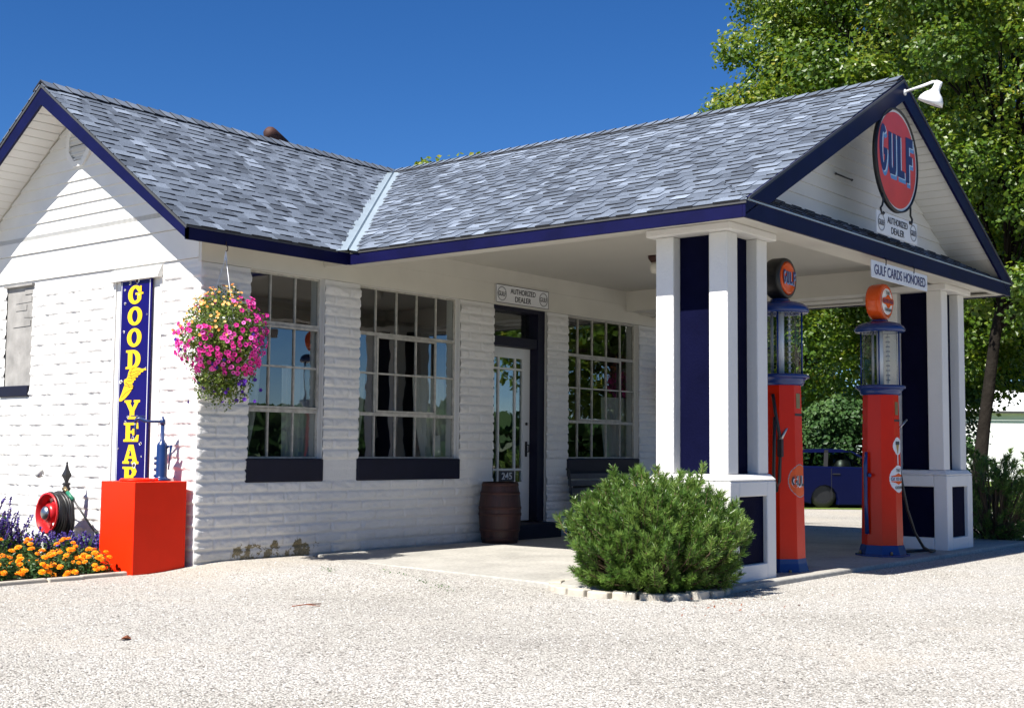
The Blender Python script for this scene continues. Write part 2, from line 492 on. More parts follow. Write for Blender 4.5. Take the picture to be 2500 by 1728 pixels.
def np_mesh(name, verts, faces, mats, parent=None, smooth=False, vals=None, mi=None):
    """verts (N,3) array, faces (F,k) array"""
    me = bpy.data.meshes.new(name)
    verts = np.asarray(verts, np.float32); faces = np.asarray(faces, np.int32)
    if parent is not None:
        verts = verts - np.array(wloc(parent), np.float32)
    F, k = faces.shape
    me.vertices.add(len(verts)); me.vertices.foreach_set('co', verts.ravel())
    me.loops.add(F * k); me.loops.foreach_set('vertex_index', faces.ravel())
    me.polygons.add(F)
    me.polygons.foreach_set('loop_start', np.arange(0, F * k, k, dtype=np.int32))
    me.polygons.foreach_set('loop_total', np.full(F, k, np.int32))
    me.polygons.foreach_set('use_smooth', np.full(F, smooth, bool))
    for m in mats: me.materials.append(M[m] if isinstance(m, str) else m)
    if mi is not None: me.polygons.foreach_set('material_index', np.asarray(mi, np.int32))
    if vals is not None:
        at = me.attributes.new('v', 'FLOAT', 'FACE'); at.data.foreach_set('value', np.asarray(vals, np.float32))
    me.update(); me.validate()
    o = bpy.data.objects.new(name, me); COL.objects.link(o)
    if parent is not None: o.parent = parent
    return o

def clip(poly, a, b, c):
    out = []
    n = len(poly)
    for i in range(n):
        p, q = poly[i], poly[(i + 1) % n]
        dp = a * p[0] + b * p[1] + c; dq = a * q[0] + b * q[1] + c
        if dp >= 0: out.append(p)
        if dp * dq < 0:
            t = dp / (dp - dq)
            out.append((p[0] + t * (q[0] - p[0]), p[1] + t * (q[1] - p[1])))
    return out

# flat lettering and emblems: built with 2-D curves, turned into meshes
def _curve_mesh(cu):
    o = bpy.data.objects.new('tmp', cu); COL.objects.link(o)
    dg = bpy.context.evaluated_depsgraph_get(); dg.update()
    me = bpy.data.meshes.new_from_object(o.evaluated_get(dg))
    bpy.data.objects.remove(o); bpy.data.curves.remove(cu)
    return me

def text_obj(name, s, origin, U, V, w, h, m, parent, depth=.002, bold=0.012, spacing=1., fit=None, fn=None):
    """text centred on origin, scaled to w x h in the U,V plane"""
    cu = bpy.data.curves.new('t', 'FONT'); cu.body = s; cu.size = 1; cu.offset = bold
    cu.space_character = spacing; cu.resolution_u = 6
    me = _curve_mesh(cu)
    co = np.array([v.co[:] for v in me.vertices])
    mn, mx = co.min(0), co.max(0)
    O = Vector(origin); U = Vector(U).normalized(); V = Vector(V).normalized(); N = U.cross(V)
    off = wloc(parent)
    sx, sy = w / (mx[0] - mn[0]), h / (mx[1] - mn[1])
    for i, v in enumerate(me.vertices):
        u = (co[i][0] - (mn[0] + mx[0]) / 2) * sx; vv = (co[i][1] - (mn[1] + mx[1]) / 2) * sy
        if fn: p = Vector(fn(u, vv))
        else: p = O + U * u + V * vv
        v.co = p - off
    me.name = name; me.materials.clear(); me.materials.append(M[m])
    o = bpy.data.objects.new(name, me); COL.objects.link(o); o.parent = parent
    if depth and not fn:
        sol = o.modifiers.new('thick', 'SOLIDIFY'); sol.thickness = depth; sol.offset = 0
    return o

def shape_obj(name, loops, origin, U, V, sx, sy, m, parent, depth=.002):
    """closed 2-D loops (holes allowed) placed on the U,V plane; loops centred at .5,.5"""
    cu = bpy.data.curves.new('s', 'CURVE'); cu.dimensions = '2D'; cu.fill_mode = 'BOTH'
    for lp in loops:
        sp = cu.splines.new('POLY'); sp.points.add(len(lp) - 1); sp.use_cyclic_u = True
        for i, (x, y) in enumerate(lp): sp.points[i].co = (x, y, 0, 1)
    me = _curve_mesh(cu)
    O = Vector(origin); U = Vector(U).normalized(); V = Vector(V).normalized(); off = wloc(parent)
    for v in me.vertices:
        x, y = v.co[0], v.co[1]
        v.co = O + U * ((x - .5) * sx) + V * ((y - .5) * sy) - off
    me.name = name; me.materials.clear(); me.materials.append(M[m])
    o = bpy.data.objects.new(name, me); COL.objects.link(o); o.parent = parent
    if depth:
        sol = o.modifiers.new('thick', 'SOLIDIFY'); sol.thickness = depth; sol.offset = 0
    return o

def arc(cx, cy, rx, ry, a0, a1, n=14):
    return [(cx + rx * math.cos(math.radians(a0 + (a1 - a0) * i / n)), cy + ry * math.sin(math.radians(a0 + (a1 - a0) * i / n))) for i in range(n + 1)]

# ------------------------------------------------------------------ measurements of the place
L_B, D_B = 8.936, 3.98             # building length (x) and depth (y)
OVH = .461                         # rake overhang
YR, ZR = 1.99, 4.551               # main ridge
EY = -.394                         # main front eave line
ZE0, ZE1 = 2.785, 2.912            # fascia bottom / top
XC0, XC1 = 1.4225, 7.5148          # canopy eaves
XM = (XC0 + XC1) / 2
YG = -4.6945                       # canopy gable rake plane
SM = (ZR - ZE1) / (YR - EY)        # main pitch
SC = (ZR - ZE1) / (XM - XC0)       # canopy pitch

def gz(x, y):
    """ground height"""
    x = np.asarray(x, float); y = np.asarray(y, float)
    a = sstep(-.8, -3.6, y); b = sstep(.35, -.5, x)
    z = -.040 * a * (1 - b) - .065 * b
    inslab = sstep(1.2, 1.45, x + np.clip((-y - .5) * .12, 0, .36)) * sstep(-4.55, -4.35, y) * (x < 8.6)
    z = np.minimum(z, -.05 * inslab - .0)
    dd = (x + 7.0) * .774 + (y + 9.3) * .629
    q = sstep(17, 25, dd); z = z * (1 - q) - .28 * q
    z = z + .008 * (vnoise(x * 1.3, y * 1.3, 5) - .5) * sstep(-.2, -.8, y)
    return z

# ------------------------------------------------------------------ ground
def build_ground():
    def axis(a, b, step, far):
        mid = list(np.arange(a, b + 1e-6, step))
        lo = [a - d for d in (1, 3, 7, 15, 30, 60, 120, 300, 900)][::-1]
        hi = [b + d for d in (1, 3, 7, 15, 30, 60, 120, 300, 900)]
        return np.array(lo + mid + hi)
    xs = axis(-9, 30, .15, 0); ys = axis(-12, 14, .15, 0)
    X, Y = np.meshgrid(xs, ys)
    Z = gz(X, Y)
    v = np.stack([X.ravel(), Y.ravel(), Z.ravel()], 1)
    nx, ny = len(xs), len(ys)
    i, j = np.meshgrid(np.arange(nx - 1), np.arange(ny - 1))
    a = (j * nx + i).ravel()
    f = np.stack([a, a + 1, a + nx + 1, a + nx], 1)
    tag(np_mesh('gravel_ground', v, f, ['gravel'], None, True), kind='structure')
build_ground()

slab = MB()
pts = [(1.42, -.03), (1.20, -.50), (1.12, -1.2), (1.02, -2.2), (.86, -3.4), (.82, -4.47), (8.55, -4.52), (8.55, -.03)]
slab.prism([(x, y, -.16) for x, y in pts], (0, 0, .16), 'concrete')
tag(slab.build('concrete_slab', None, .012), kind='structure')

def rect_rot(depth0, depth1, l0, l1, z, name, m, thick=.0):
    C0 = Vector((-7.0156, -9.3027, 0)); F = Vector((.7762, .6305, 0)); Rr = Vector((.6305, -.7762, 0))
    c = [C0 + F * depth0 + Rr * l0, C0 + F * depth0 + Rr * l1, C0 + F * depth1 + Rr * l1, C0 + F * depth1 + Rr * l0]
    b = MB(); b.add([(p.x, p.y, z) for p in c], [(0, 1, 2, 3)], m)
    return b.build(name)
tag(rect_rot(29.3, 900, -500, 600, -.272, 'lawn', 'grass'), kind='structure')

# ------------------------------------------------------------------ the filling station
station = thing('filling_station', 'white block filling station with blue-grey shingle roof and pillared drive-through canopy', 'building', (0, 0, 0))

COURSE, BLK = .1016, .4064
def rockface(s, z, seed, amp=.0165, style='front'):
    k = np.floor(z / COURSE); v = z / COURSE - k
    off = np.where(k % 2 == 0, 0, .5)
    j = np.floor(s / BLK + off); u = s / BLK + off - j
    # course profile: thin joint, bulge leaning low
    ed = np.minimum(sstep(0, .13, v), sstep(1, .72, v))
    eu = np.minimum(sstep(0, .030, u), sstep(1, .970, u))
    rid = np.abs(2 * vnoise(s * 11 + z * 6, z * 26, seed + 13) - 1)
    r1 = _hash(j, k, seed); r2 = _hash(j, k, seed + 7)
    n = vnoise(s * 18, z * 40, seed) * .55 + vnoise(s * 60, z * 90, seed + 3) * .35 + vnoise(s * 6, z * 14, seed + 5) * .5
    h = amp * ed * (.15 + .85 * eu) * (.12 + .34 * r1 + 1.0 * n + .35 * (r2 - .5) * (u - .5))
    h = h + .0065 * ed * eu * (rid - .35)
    if style == 'gable':
        lip = sstep(.06, .20, v) * sstep(.62, .30, v); uw = sstep(.10, .28, u) * sstep(.92, .70, u)
        h = .0035 * ed * eu + lip * uw * (.003 + .013 * vnoise(s * 26, z * 50, seed)) + .003 * vnoise(s * 7, z * 9, seed + 1)
    # mortar recess
    h = h - .003 * (1 - np.minimum(sstep(0, .06, v), sstep(1, .94, v)) * np.minimum(sstep(0, .018, u), sstep(1, .982, u)))
    return h

def block_wall(name, s0, s1, z0, z1, openings, place, seed, step=.0127, ampf=None, style='front'):
    """height-field wall; openings: (s0,s1,z0,z1) are left out. place(s,z,h)->xyz"""
    def lines(a, b, brk):
        ps = sorted(set([round(a, 4), round(b, 4)] + [round(x, 4) for x in brk if a < x < b]))
        out = []
        for p, q in zip(ps[:-1], ps[1:]):
            n = max(1, int(round((q - p) / step)))
            out += list(np.linspace(p, q, n, endpoint=False))
        return np.array(out + [b])
    ss = lines(s0, s1, [o[0] for o in openings] + [o[1] for o in openings])
    zs = lines(z0, z1, [o[2] for o in openings] + [o[3] for o in openings])
    S, Z = np.meshgrid(ss, zs)
    H = rockface(S, Z + 2.0 * COURSE * 10, seed, style=style)
    if ampf is not None: H = H * ampf(S, Z)
    # flatten towards outer edges of the sheet
    H = H * sstep(s0, s0 + .02, S)
    P = place(S.ravel(), Z.ravel(), H.ravel())
    ns = len(ss)
    i, j = np.meshgrid(np.arange(ns - 1), np.arange(len(zs) - 1))
    cs = (ss[:-1] + ss[1:]) / 2; cz = (zs[:-1] + zs[1:]) / 2
    CS, CZ = np.meshgrid(cs, cz)
    keep = np.ones(CS.shape, bool)
    for a, b, c, d in openings:
        keep &= ~((CS > a) & (CS < b) & (CZ > c) & (CZ < d))
    a = (j * ns + i)[keep]
    f = np.stack([a, a + 1, a + ns + 1, a + ns], 1)
    return np_mesh(name, P, f, ['block'], station, True)

WIN = [(.559, 1.488, .92, 2.683, 3), (1.969, 3.505, .92, 2.683, 5), (5.515, 7.082, .92, 2.683, 5)]
SILLZ = .699
DOOR = (4.09, 5.088, .18, 2.70)
ops = [(a, b, SILLZ, d) for a, b, c, d, n in WIN] + [(DOOR[0], DOOR[1], .0, DOOR[3])]
ampfront = lambda S, Z: np.where((Z > .705) & (Z < .915) & (S > .55), .12, 1.) * np.where(Z > 2.64, .0, 1.)
block_wall('block_wall', 0, L_B, -.3, 2.683, ops, lambda s, z, h: np.stack([s, -h, z], 1), 11, ampf=ampfront)
GW = (.565, 1.33, .45, 2.60)        # white filled opening behind the tall sign
BW = (2.785, 3.30, 1.64, 2.685)     # boarded small window
SB = (2.80, 3.37, 1.525, 1.64)
ampg = lambda S, Z: sstep(2.7, 2.6, Z)
o = block_wall('block_wall', 0, D_B, -.3, 2.72, [GW, BW, SB], lambda s, z, h: np.stack([-h, s, z], 1), 23, ampf=ampg, style='gable', step=.0105)
# mirror winding of the gable wall: flip normals
o.data.flip_normals()

b = MB()   # wall cores, reveals and the unseen back walls
T = .2
def wall_y(x0, x1, z0, z1, m='white'): b.box(x0, x1, .03, T, z0, z1, m)
xs_ = [0.03] + [q for a, bb, c, d, n in WIN[:2] for q in (a, bb)] + [DOOR[0], DOOR[1], WIN[2][0], WIN[2][1], L_B]
for i in range(0, len(xs_), 2):
    b.box(xs_[i] + (0 if i == 0 else 0), xs_[i + 1], .026, T, -.3, 2.9, 'white')
for a, bb, c, d, n in WIN:
    b.box(a, bb, .026, T, -.3, SILLZ + .01, 'white'); b.box(a, bb, .026, T, d, 2.9, 'white')
b.box(DOOR[0], DOOR[1], .026, T, -.3, .0, 'white'); b.box(DOOR[0], DOOR[1], .026, T, DOOR[3], 2.9, 'white')
b.box(L_B - T, L_B, T, D_B - T, -.3, 2.9, 'white')
b.box(0.03, L_B, D_B - T, D_B, -.3, 2.9, 'white')
b.box(0.026, T, T, D_B - T, -.3, 2.9, 'white')
# reveals flush with the masonry face
for a, bb, c, d, n in WIN:
    b.box(a - .004, a, -.004, .03, c, d, 'white'); b.box(bb, bb + .004, -.004, .03, c, d, 'white')
b.build('wall_core', station)

# smooth frieze boards above the blocks
b = MB()
b.box(-.014, L_B, -.016, .026, 2.686, 2.918, 'trim')
b.box(XC0 + .05, XC1 - .05, -.022, .02, 2.9185, 3.13, 'trim')
b.build('frieze_board', station)

# gable siding, left end: lapped boards clipped to the gable triangle
def gable_siding(name, axis, fixed, outward, c, zr, slope, z0, expo, half, mm, off=.10):
    """boards running along 's'; c = apex s, zr = apex height"""
    g = MB()
    zz = z0
    while zz < zr:
        poly = [(c - half, zz), (c + half, zz), (c + half, zz + expo), (c - half, zz + expo)]
        poly = clip(poly, slope, -1, zr - slope * c + 0)   # left side:  z < zr + slope*(s-c)
        poly = clip(poly, -slope, -1, zr + slope * c)
        if len(poly) >= 3:
            vs0 = []; vs1 = []
            for s_, z_ in poly:
                t = (z_ - zz) / expo
                lift = .016 * (1 - t) + .001
                for arr, d in ((vs0, lift), (vs1, -.02)):
                    q = (fixed + outward * d, s_, z_) if axis == 'x' else (s_, fixed + outward * d, z_)
                    arr.append(q)
            n = len(poly)
            fs = [tuple(range(n)), tuple(range(n, 2 * n))[::-1]] + [(i, (i + 1) % n, n + (i + 1) % n, n + i) for i in range(n)]
            g.add(vs0 + vs1, fs, mm)
        zz += expo
    return g.build(name, station)
# the board bottoms sit over a dark lap shadow gap
gable_siding('gable_siding', 'x', -.012, -1, YR, ZR - .13, SM, 3.187, .1215 , 3, 'whitewood')
b = MB()
b.box(-.034, .02, 0.0, D_B, 3.007, 3.140, 'whitewood')
b.box(-.014, .02, 0.0, D_B, 3.1405, 3.186, 'benchgrey')
for i in range(199):
    b.box(-.032, -.0205, .01 + i * .02, .0172 + i * .02, 3.1405, 3.186, 'whitewood')
b.box(-.018, .02, 0.02, D_B, 2.7225, 3.003, 'whitewood')
b.build('gable_band', station)

# octagonal gable vent
b = MB(); cy, cz = YR, 4.04
ro = .25; ri = .185
def octo(r, x): return [(x, cy + r * .93 * math.cos(PI / 8 + k * PI / 4), cz + r * math.sin(PI / 8 + k * PI / 4)) for k in range(8)]
o_, i_ = octo(ro, -.045), octo(ri, -.045)
o2, i2 = octo(ro, -.01), octo(ri, -.01)
b.add(o_ + i_ + o2 + i2, [(k, (k + 1) % 8, 8 + (k + 1) % 8, 8 + k) for k in range(8)] + [(k, 16 + k, 16 + (k + 1) % 8, (k + 1) % 8) for k in range(8)]
      + [(8 + k, 8 + (k + 1) % 8, 24 + (k + 1) % 8, 24 + k) for k in range(8)], 'whitewood')
vent = b.build('gable_vent', station)
b = MB()
b.add(octo(ri, -.014), [tuple(range(8))], 'benchgrey')
for k in range(7):
    z = cz - ri * .86 + k * ri * .287
    hw = .93 * min(ri * .92, ri * 1.35 - abs(z - cz)) 
    b.prism([(-.018, cy - hw, z + .030), (-.043, cy - hw, z - .002), (-.043, cy - hw, z + .004), (-.018, cy - hw, z + .036)], (0, 2 * hw, 0), 'whitewood')
b.build('louvre', vent)

# ---- roof decks
b = MB()
def main_prof(x0, x1, cut=False):
    e_ = .43 if cut else .028; pf = [(EY + e_, ZE1 - .012 + e_ * SM), (YR, ZR - .012), (2 * YR - EY - e_, ZE1 - .012 + e_ * SM), (2 * YR - EY - e_, ZE1 - .10), (YR, ZR - .115), (EY + e_, ZE1 - .10 + (e_ - .028) * SM)]
    b.prism([(x0, y, z) for y, z in pf[:2] + pf[4:]], (x1 - x0, 0, 0), 'trim')
    b.prism([(x0, y, z) for y, z in pf[1:5]], (x1 - x0, 0, 0), 'trim')
main_prof(-OVH + .02, XC0 + .03); main_prof(XC0 + .03, XC1 - .03, True); main_prof(XC1 - .03, L_B + OVH - .02)
roof = b.build('roof', station)
b = MB()
for sgn in (-1, 1):
    xe = XM + sgn * (XM - XC0)
    xi = xe - sgn * .028; b.prism([(xi, YG + .028, ZE1 - .012 + .028 * SC), (XM, YG + .028, ZR - .010), (XM, YG + .028, ZR - .115), (xi, YG + .028, ZE1 - .10)], (0, YR - YG - .03, 0), 'trim')
croof = b.build('canopy_roof', station)

rng = random.Random(4)
def shingles(name, parent, org, U, V, region, seed, expo=.122, length=.15):
    """org + u*U + v*V; region(poly)->clipped poly ; v runs up-slope"""
    r = random.Random(seed)
    U = Vector(U).normalized(); V = Vector(V).normalized(); N = U.cross(V)
    if N.z < 0: N = -N
    org = Vector(org)
    vs = []; fs = []; va = []; mi = []
    umin, umax, vmax = region(None)
    k = 0
    while k * expo < vmax:
        v0 = k * expo
        u = umin - r.random() * .2
        thick = r.random() < .5
        while u < umax:
            w = r.uniform(.12, .24) if thick else r.uniform(.07, .19)
            t = .0125 if thick else .0045
            q = r.random()
            tone = (.62 + .34 * r.random()) if q < .20 else (.06 + .22 * r.random() if q < .40 else .32 + .30 * r.random())
            if thick: tone = min(1, tone + .06)
            poly = region([(u, v0 + (0 if thick else .002)), (u + w, v0 + (0 if thick else .002)), (u + w, v0 + expo + .02), (u, v0 + expo + .02)])
            u += w; thick = not thick
            if len(poly) < 3: continue
            n = len(poly); base = len(vs)
            for (a, c) in poly:
                h = t * (1 - .75 * (c - v0) / (expo + .02)) + .0015
                vs.append(org + U * a + V * c + N * h)
            for (a, c) in poly: vs.append(org + U * a + V * c - N * .004)
            fs.append([base + i for i in range(n)]); va.append(tone); mi.append(0)
            for i in range(n):
                j = (i + 1) % n
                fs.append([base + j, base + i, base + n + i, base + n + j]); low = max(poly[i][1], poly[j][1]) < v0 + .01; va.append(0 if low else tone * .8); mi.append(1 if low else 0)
        k += 1
    me = bpy.data.meshes.new(name); off = wloc(parent)
    me.from_pydata([v - off for v in vs], [], fs)
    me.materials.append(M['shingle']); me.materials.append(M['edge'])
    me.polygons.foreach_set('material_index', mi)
    at = me.attributes.new('v', 'FLOAT', 'FACE'); at.data.foreach_set('value', va)
    me.update()
    # make top faces look outwards
    o = bpy.data.objects.new(name, me); COL.objects.link(o); o.parent = parent
    return o

lm = math.hypot(YR - EY, ZR - ZE1); lc = math.hypot(XM - XC0, ZR - ZE1)
VG = .13   # half width of the open valley
# main front slope: U=+x from -OVH; valley line from (XC0, v=0) to (XM, v=lm)
def reg_main(poly):
    if poly is None: return -OVH, XM, lm + .0
    poly = clip(poly, 1, 0, OVH + .012); poly = clip(poly, 0, -1, lm)
    # keep left of valley
    sx = (XM - XC0) / lm
    return clip(poly, -1, sx, XC0 - VG)
shingles('shingles', roof, (0, EY - .013, ZE1 - .013 * SM + .003), (1, 0, 0), (0, YR - EY, ZR - ZE1), reg_main, 1)
def reg_main_r(poly):
    if poly is None: return XM, L_B + OVH, lm
    poly = clip(poly, -1, 0, L_B + OVH + .012); poly = clip(poly, 0, -1, lm)
    sx = (XM - XC0) / lm
    return clip(poly, 1, sx, -XC1 - VG)
shingles('shingles', roof, (0, EY - .013, ZE1 - .013 * SM + .003), (1, 0, 0), (0, YR - EY, ZR - ZE1), reg_main_r, 2)
def reg_back(poly):
    if poly is None: return -OVH, L_B + OVH, lm
    poly = clip(poly, 1, 0, OVH + .012); poly = clip(poly, -1, 0, L_B + OVH + .012)
    return clip(poly, 0, -1, lm)
shingles('shingles', roof, (0, 2 * YR - EY + .02, ZE1 - .02 * SM + .003), (1, 0, 0), (0, EY - YR, ZR - ZE1), reg_back, 3, expo=.14)
# canopy slopes: u = y
def reg_can(poly):
    if poly is None: return YG, YR, lc
    poly = clip(poly, 1, 0, -YG + .012); poly = clip(poly, 0, -1, lc)
    sy = (YR - EY) / lc
    return clip(poly, -1, sy, EY - VG * .8)
shingles('shingles', croof, (XC0 - .013, 0, ZE1 - .013 * SC + .003), (0, 1, 0), (XM - XC0, 0, ZR - ZE1), reg_can, 5)
shingles('shingles', croof, (XC1 + .02, 0, ZE1 - .02 * SC + .003), (0, 1, 0), (XC0 - XM, 0, ZR - ZE1), reg_can, 6)

# ridge caps
def ridge(parent, p0, p1, side, drop, seed):
    r = random.Random(seed); g = MB()
    p0 = Vector(p0); p1 = Vector(p1); L = (p1 - p0).length; d = (p1 - p0) / L; side = Vector(side)
    n = int(L / .135)
    for i in range(n):
        a = p0 + d * (i * L / n); c = a + d * (L / n + .05)
        h0 = .034; h1 = .018; w = .13
        t = r.uniform(.3, .8)
        for s in (-1, 1):
            A0 = a + Vector((0, 0, h0)); A1 = a + side * (w * s) + Vector((0, 0, h0 - w * drop))
            C0 = c + Vector((0, 0, h1)); C1 = c + side * (w * s) + Vector((0, 0, h1 - w * drop))
            low = Vector((0, 0, -.014))
            q = [A0, A1, C1, C0]
            if s < 0: q = q[::-1]
            g.add(q, [(0, 1, 2, 3)], 'shingle', a=t)
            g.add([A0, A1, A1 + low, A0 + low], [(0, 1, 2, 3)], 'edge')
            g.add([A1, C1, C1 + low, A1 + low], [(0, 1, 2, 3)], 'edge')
    return g.build('ridge_cap', parent)
ridge(roof, (-OVH - .015, YR, ZR + .006), (XM, YR, ZR + .006), (0, 1, 0), SM, 1)
ridge(roof, (L_B + OVH + .015, YR, ZR + .006), (XM, YR, ZR + .006), (0, 1, 0), SM, 2)
ridge(croof, (XM, YG - .015, ZR + .006), (XM, YR, ZR + .006), (1, 0, 0), SC, 3)

# open metal valleys with a raised centre rib
for sgn in (1, -1):
    g = MB()
    x_e = XC0 if sgn > 0 else XC1
    A = Vector((x_e - sgn * .03, EY - .03, ZE1 + .002)); Bp = Vector((XM - sgn * .02, YR - .02, ZR + .006))
    def onmain(x, y): return ZE1 + (y - EY) * SM
    def oncan(x, y): return ZE1 + (sgn * (x - x_e)) * SC
    W = .16
    NL = 8
    prev = None
    for i in range(NL + 1):
        t = i / NL; P = A.lerp(Bp, t)
        l = Vector((P.x - sgn * W, P.y, onmain(P.x, P.y) + .006))
        rr_ = Vector((P.x, P.y - W * .78, oncan(P.x, P.y) + .006))
        c0 = Vector((P.x - sgn * .014, P.y, P.z + .008)); c1 = Vector((P.x, P.y - .012, P.z + .008)); top = Vector((P.x - sgn * .005, P.y - .004, P.z + .034))
        row = [l, c0, top, c1, rr_]
        if prev:
            g.add(prev + row, [(k, k + 1, 6 + k, 5 + k) for k in range(4)], 'flash')
        prev = row
    g.build('valley_flashing', roof)

# fascia boards, drip edge, gutter-less eaves
def board(name, x0, x1, y0, y1, z0, z1, m='navy'):
    b = MB(); b.box(x0, x1, y0, y1, z0, z1, m); return b.build(name, station)
def eave_x(x0, x1, y, s): board('fascia_board', x0, x1, min(y, y + s * .025), max(y, y + s * .025), ZE0, ZE1 - .012)
eave_x(-OVH, XC0 - .0, EY, 1)
eave_x(XC1, L_B + OVH, EY, 1)
eave_x(-OVH, L_B + OVH, 2 * YR - EY, -1)
board('fascia_board', XC0, XC0 + .025, YG + .028, EY, ZE0, ZE1 - .010)
board('fascia_board', XC1 - .025, XC1, YG + .028, EY, ZE0, ZE1 - .010)
board('fascia_board', XC0, XC1, YG, YG + .026, ZE0, ZE1 + .012)
board('drip_edge', -OVH - .01, XC0 - .14, EY - .008, EY - .001, ZE1 - .024, ZE1 - .006, 'drip')
board('drip_edge', XC0 - .008, XC0 - .001, YG - .01, EY - .02, ZE1 - .024, ZE1 - .006, 'drip')
board('drip_edge', XC0, XC1, YG - .012, YG - .001, ZE1 + .003, ZE1 + .014, 'flash')
RB = .175
for s_ in (-1, 1):
    yE = YR + s_ * (YR - EY)
    for x in (-OVH, L_B + OVH - .025):
        b = MB(); b.prism([(x, yE, ZE1 - .01), (x, YR, ZR - .01), (x, YR, ZR - .01 - RB * 1.12), (x, yE, ZE0 - .001)], (.025, 0, 0), 'navy'); b.build('rake_board', station)
    xE = XM + s_ * (XM - XC0)
    b = MB(); b.prism([(xE, YG - .026, ZE1 + .018), (XM, YG - .026, ZR - .01), (XM, YG - .026, ZR - .01 - .20), (xE - s_ * .33, YG - .026, ZE1 + .016)], (0, .025, 0), 'navy'); b.build('rake_board', station)
    b = MB(); b.prism([(-OVH - .008, yE, ZE1 - .012), (-OVH - .008, YR, ZR - .010), (-OVH - .008, YR, ZR - .036), (-OVH - .008, yE, ZE1 - .036)], (.007, 0, 0), 'drip'); b.build('drip_edge', station)
    b = MB(); b.prism([(xE, YG - .034, ZE1 + .022), (XM, YG - .034, ZR - .006), (XM, YG - .034, ZR - .030), (xE, YG - .034, ZE1 - .002)], (0, .007, 0), 'drip'); b.build('drip_edge', station)

# soffit boards under the rakes
for s in (-1, 1):
    b = MB()
    n = 27
    for i in range(n):
        t0 = i / n + .003; t1 = (i + 1) / n - .0015
        def P(t, x, dz): return (x, YR + s * (YR - EY) * (1 - t), ZE1 - .10 + (ZR - .115 - ZE1 + .10) * t + dz)
        b.prism([P(t0, -OVH + .026, -.012), P(t1, -OVH + .026, -.012), P(t1, -OVH + .026, -.002), P(t0, -OVH + .026, -.002)], (OVH - .06, 0, 0), 'whitewood')
    b.build('rake_soffit', station); b = MB()
    n = 30
    for i in range(n):
        t0 = i / n + .003; t1 = (i + 1) / n - .0015
        def Q(t, y, dz): return (XM + s * (XM - XC0) * (1 - t), y, ZE1 - .10 + (ZR - .115 - ZE1 + .10) * t + dz)
        b.prism([Q(t0, YG + .0, -.012), Q(t1, YG + .0, -.012), Q(t1, YG + .0, -.002), Q(t0, YG + .0, -.002)], (0, .44, 0), 'whitewood')
    b.build('rake_soffit', station)
# level soffit of the main eave, canopy ceiling and beams
b = MB()
b.box(-.02, XC0 + .1, EY + .026, -.017, 2.90, 2.915, 'trim')
b.build('eave_soffit', station)
b = MB(); b.box(XC1 - .1, L_B, EY + .026, -.017, 2.90, 2.915, 'trim')
b.build('eave_soffit', station)
b = MB()
b.box(XC0 + .45, XC1 - .45, YG + .43, -.024, 3.10, 3.115, 'ceiling')
ceil = b.build('canopy_ceiling', station)
BZ = 2.842
def part(name, x0, x1, y0, y1, z0, z1, m, bevel=0.):
    b = MB(); b.box(x0, x1, y0, y1, z0, z1, m); return b.build(name, station, bevel)
part('soffit_strip', XC0 + .026, XC0 + .13, YG + .131, -.023, ZE0 + .012, ZE0 + .03, 'trim')
part('soffit_strip', XC1 - .13, XC1 - .026, YG + .131, -.023, ZE0 + .012, ZE0 + .03, 'trim')
part('soffit_strip', XC0 + .026, XC1 - .026, YG + .027, YG + .1305, ZE0 + .014, ZE0 + .034, 'trim')
def beam(pts, d, name='canopy_beam'):
    b = MB(); b.prism(pts, d, 'trim'); return b.build(name, station)
# side beams follow the slope of the deck above them
for s_ in (0, 1):
    X = (lambda o: XC0 + o) if s_ == 0 else (lambda o: XC1 - o)
    o0 = .131 if s_ == 0 else .45
    o1 = .47 if s_ == 0 else .75
    zb = BZ if s_ == 0 else 2.836
    yb_ = YG + .456
    beam([(X(o0), yb_, zb), (X(o1), yb_, zb), (X(o1), yb_, ZE1 - .06 + o1 * SC if o1 < .5 else 3.10), (X(o0), yb_, min(3.1, ZE1 - .06 + o0 * SC))], (0, -.023 - yb_, 0))
part('soffit_strip', XC1 - .449, XC1 - .1305, YG + .46, -.023, 2.820, 2.850, 'trim')
for yy in (-1.2, -2.2, -3.2):
    beam([(XC1 - .451, yy, 2.8195), (XC1 - .451, yy, 2.765), (XC1 - .16, yy, 2.795), (XC1 - .16, yy, 2.8195)], (0, .05, 0), 'bracket')
beam([(XC0 + .132, YG + .131, BZ - .002), (XC0 + .132, YG + .455, BZ - .002), (XC0 + .132, YG + .455, 2.93), (XC0 + .132, YG + .131, 2.93)], (XC1 - XC0 - .264, 0, 0))
part('canopy_beam', XC0 + .47, XC1 - .47, YG + .42, YG + .455, 2.931, 3.102, 'trim')

# pent skirt under the canopy gable, and the gable wall behind it
GYW = YG + .45
sk_z = ZE1 + .45 * .56
b = MB()
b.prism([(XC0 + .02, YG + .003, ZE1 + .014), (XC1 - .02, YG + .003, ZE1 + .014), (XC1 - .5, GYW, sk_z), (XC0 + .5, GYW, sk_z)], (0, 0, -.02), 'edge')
b.build('pent_roof', station)
def reg_sk(poly):
    if poly is None: return XC0, XC1, math.hypot(.45, .25)
    poly = clip(poly, 0, -1, math.hypot(.45, .25))
    poly = clip(poly, 1, -.9, -XC0 - .0); return clip(poly, -1, -.9, XC1)
shingles('shingles', station.children[-1], (0, YG + .0, ZE1 + .015), (1, 0, 0), (0, .45, .25), reg_sk, 9)
gable_siding('canopy_gable_siding', 'y', GYW, -1, XM, ZR - .12, SC, sk_z - .12, .127, 4, 'whitewood')

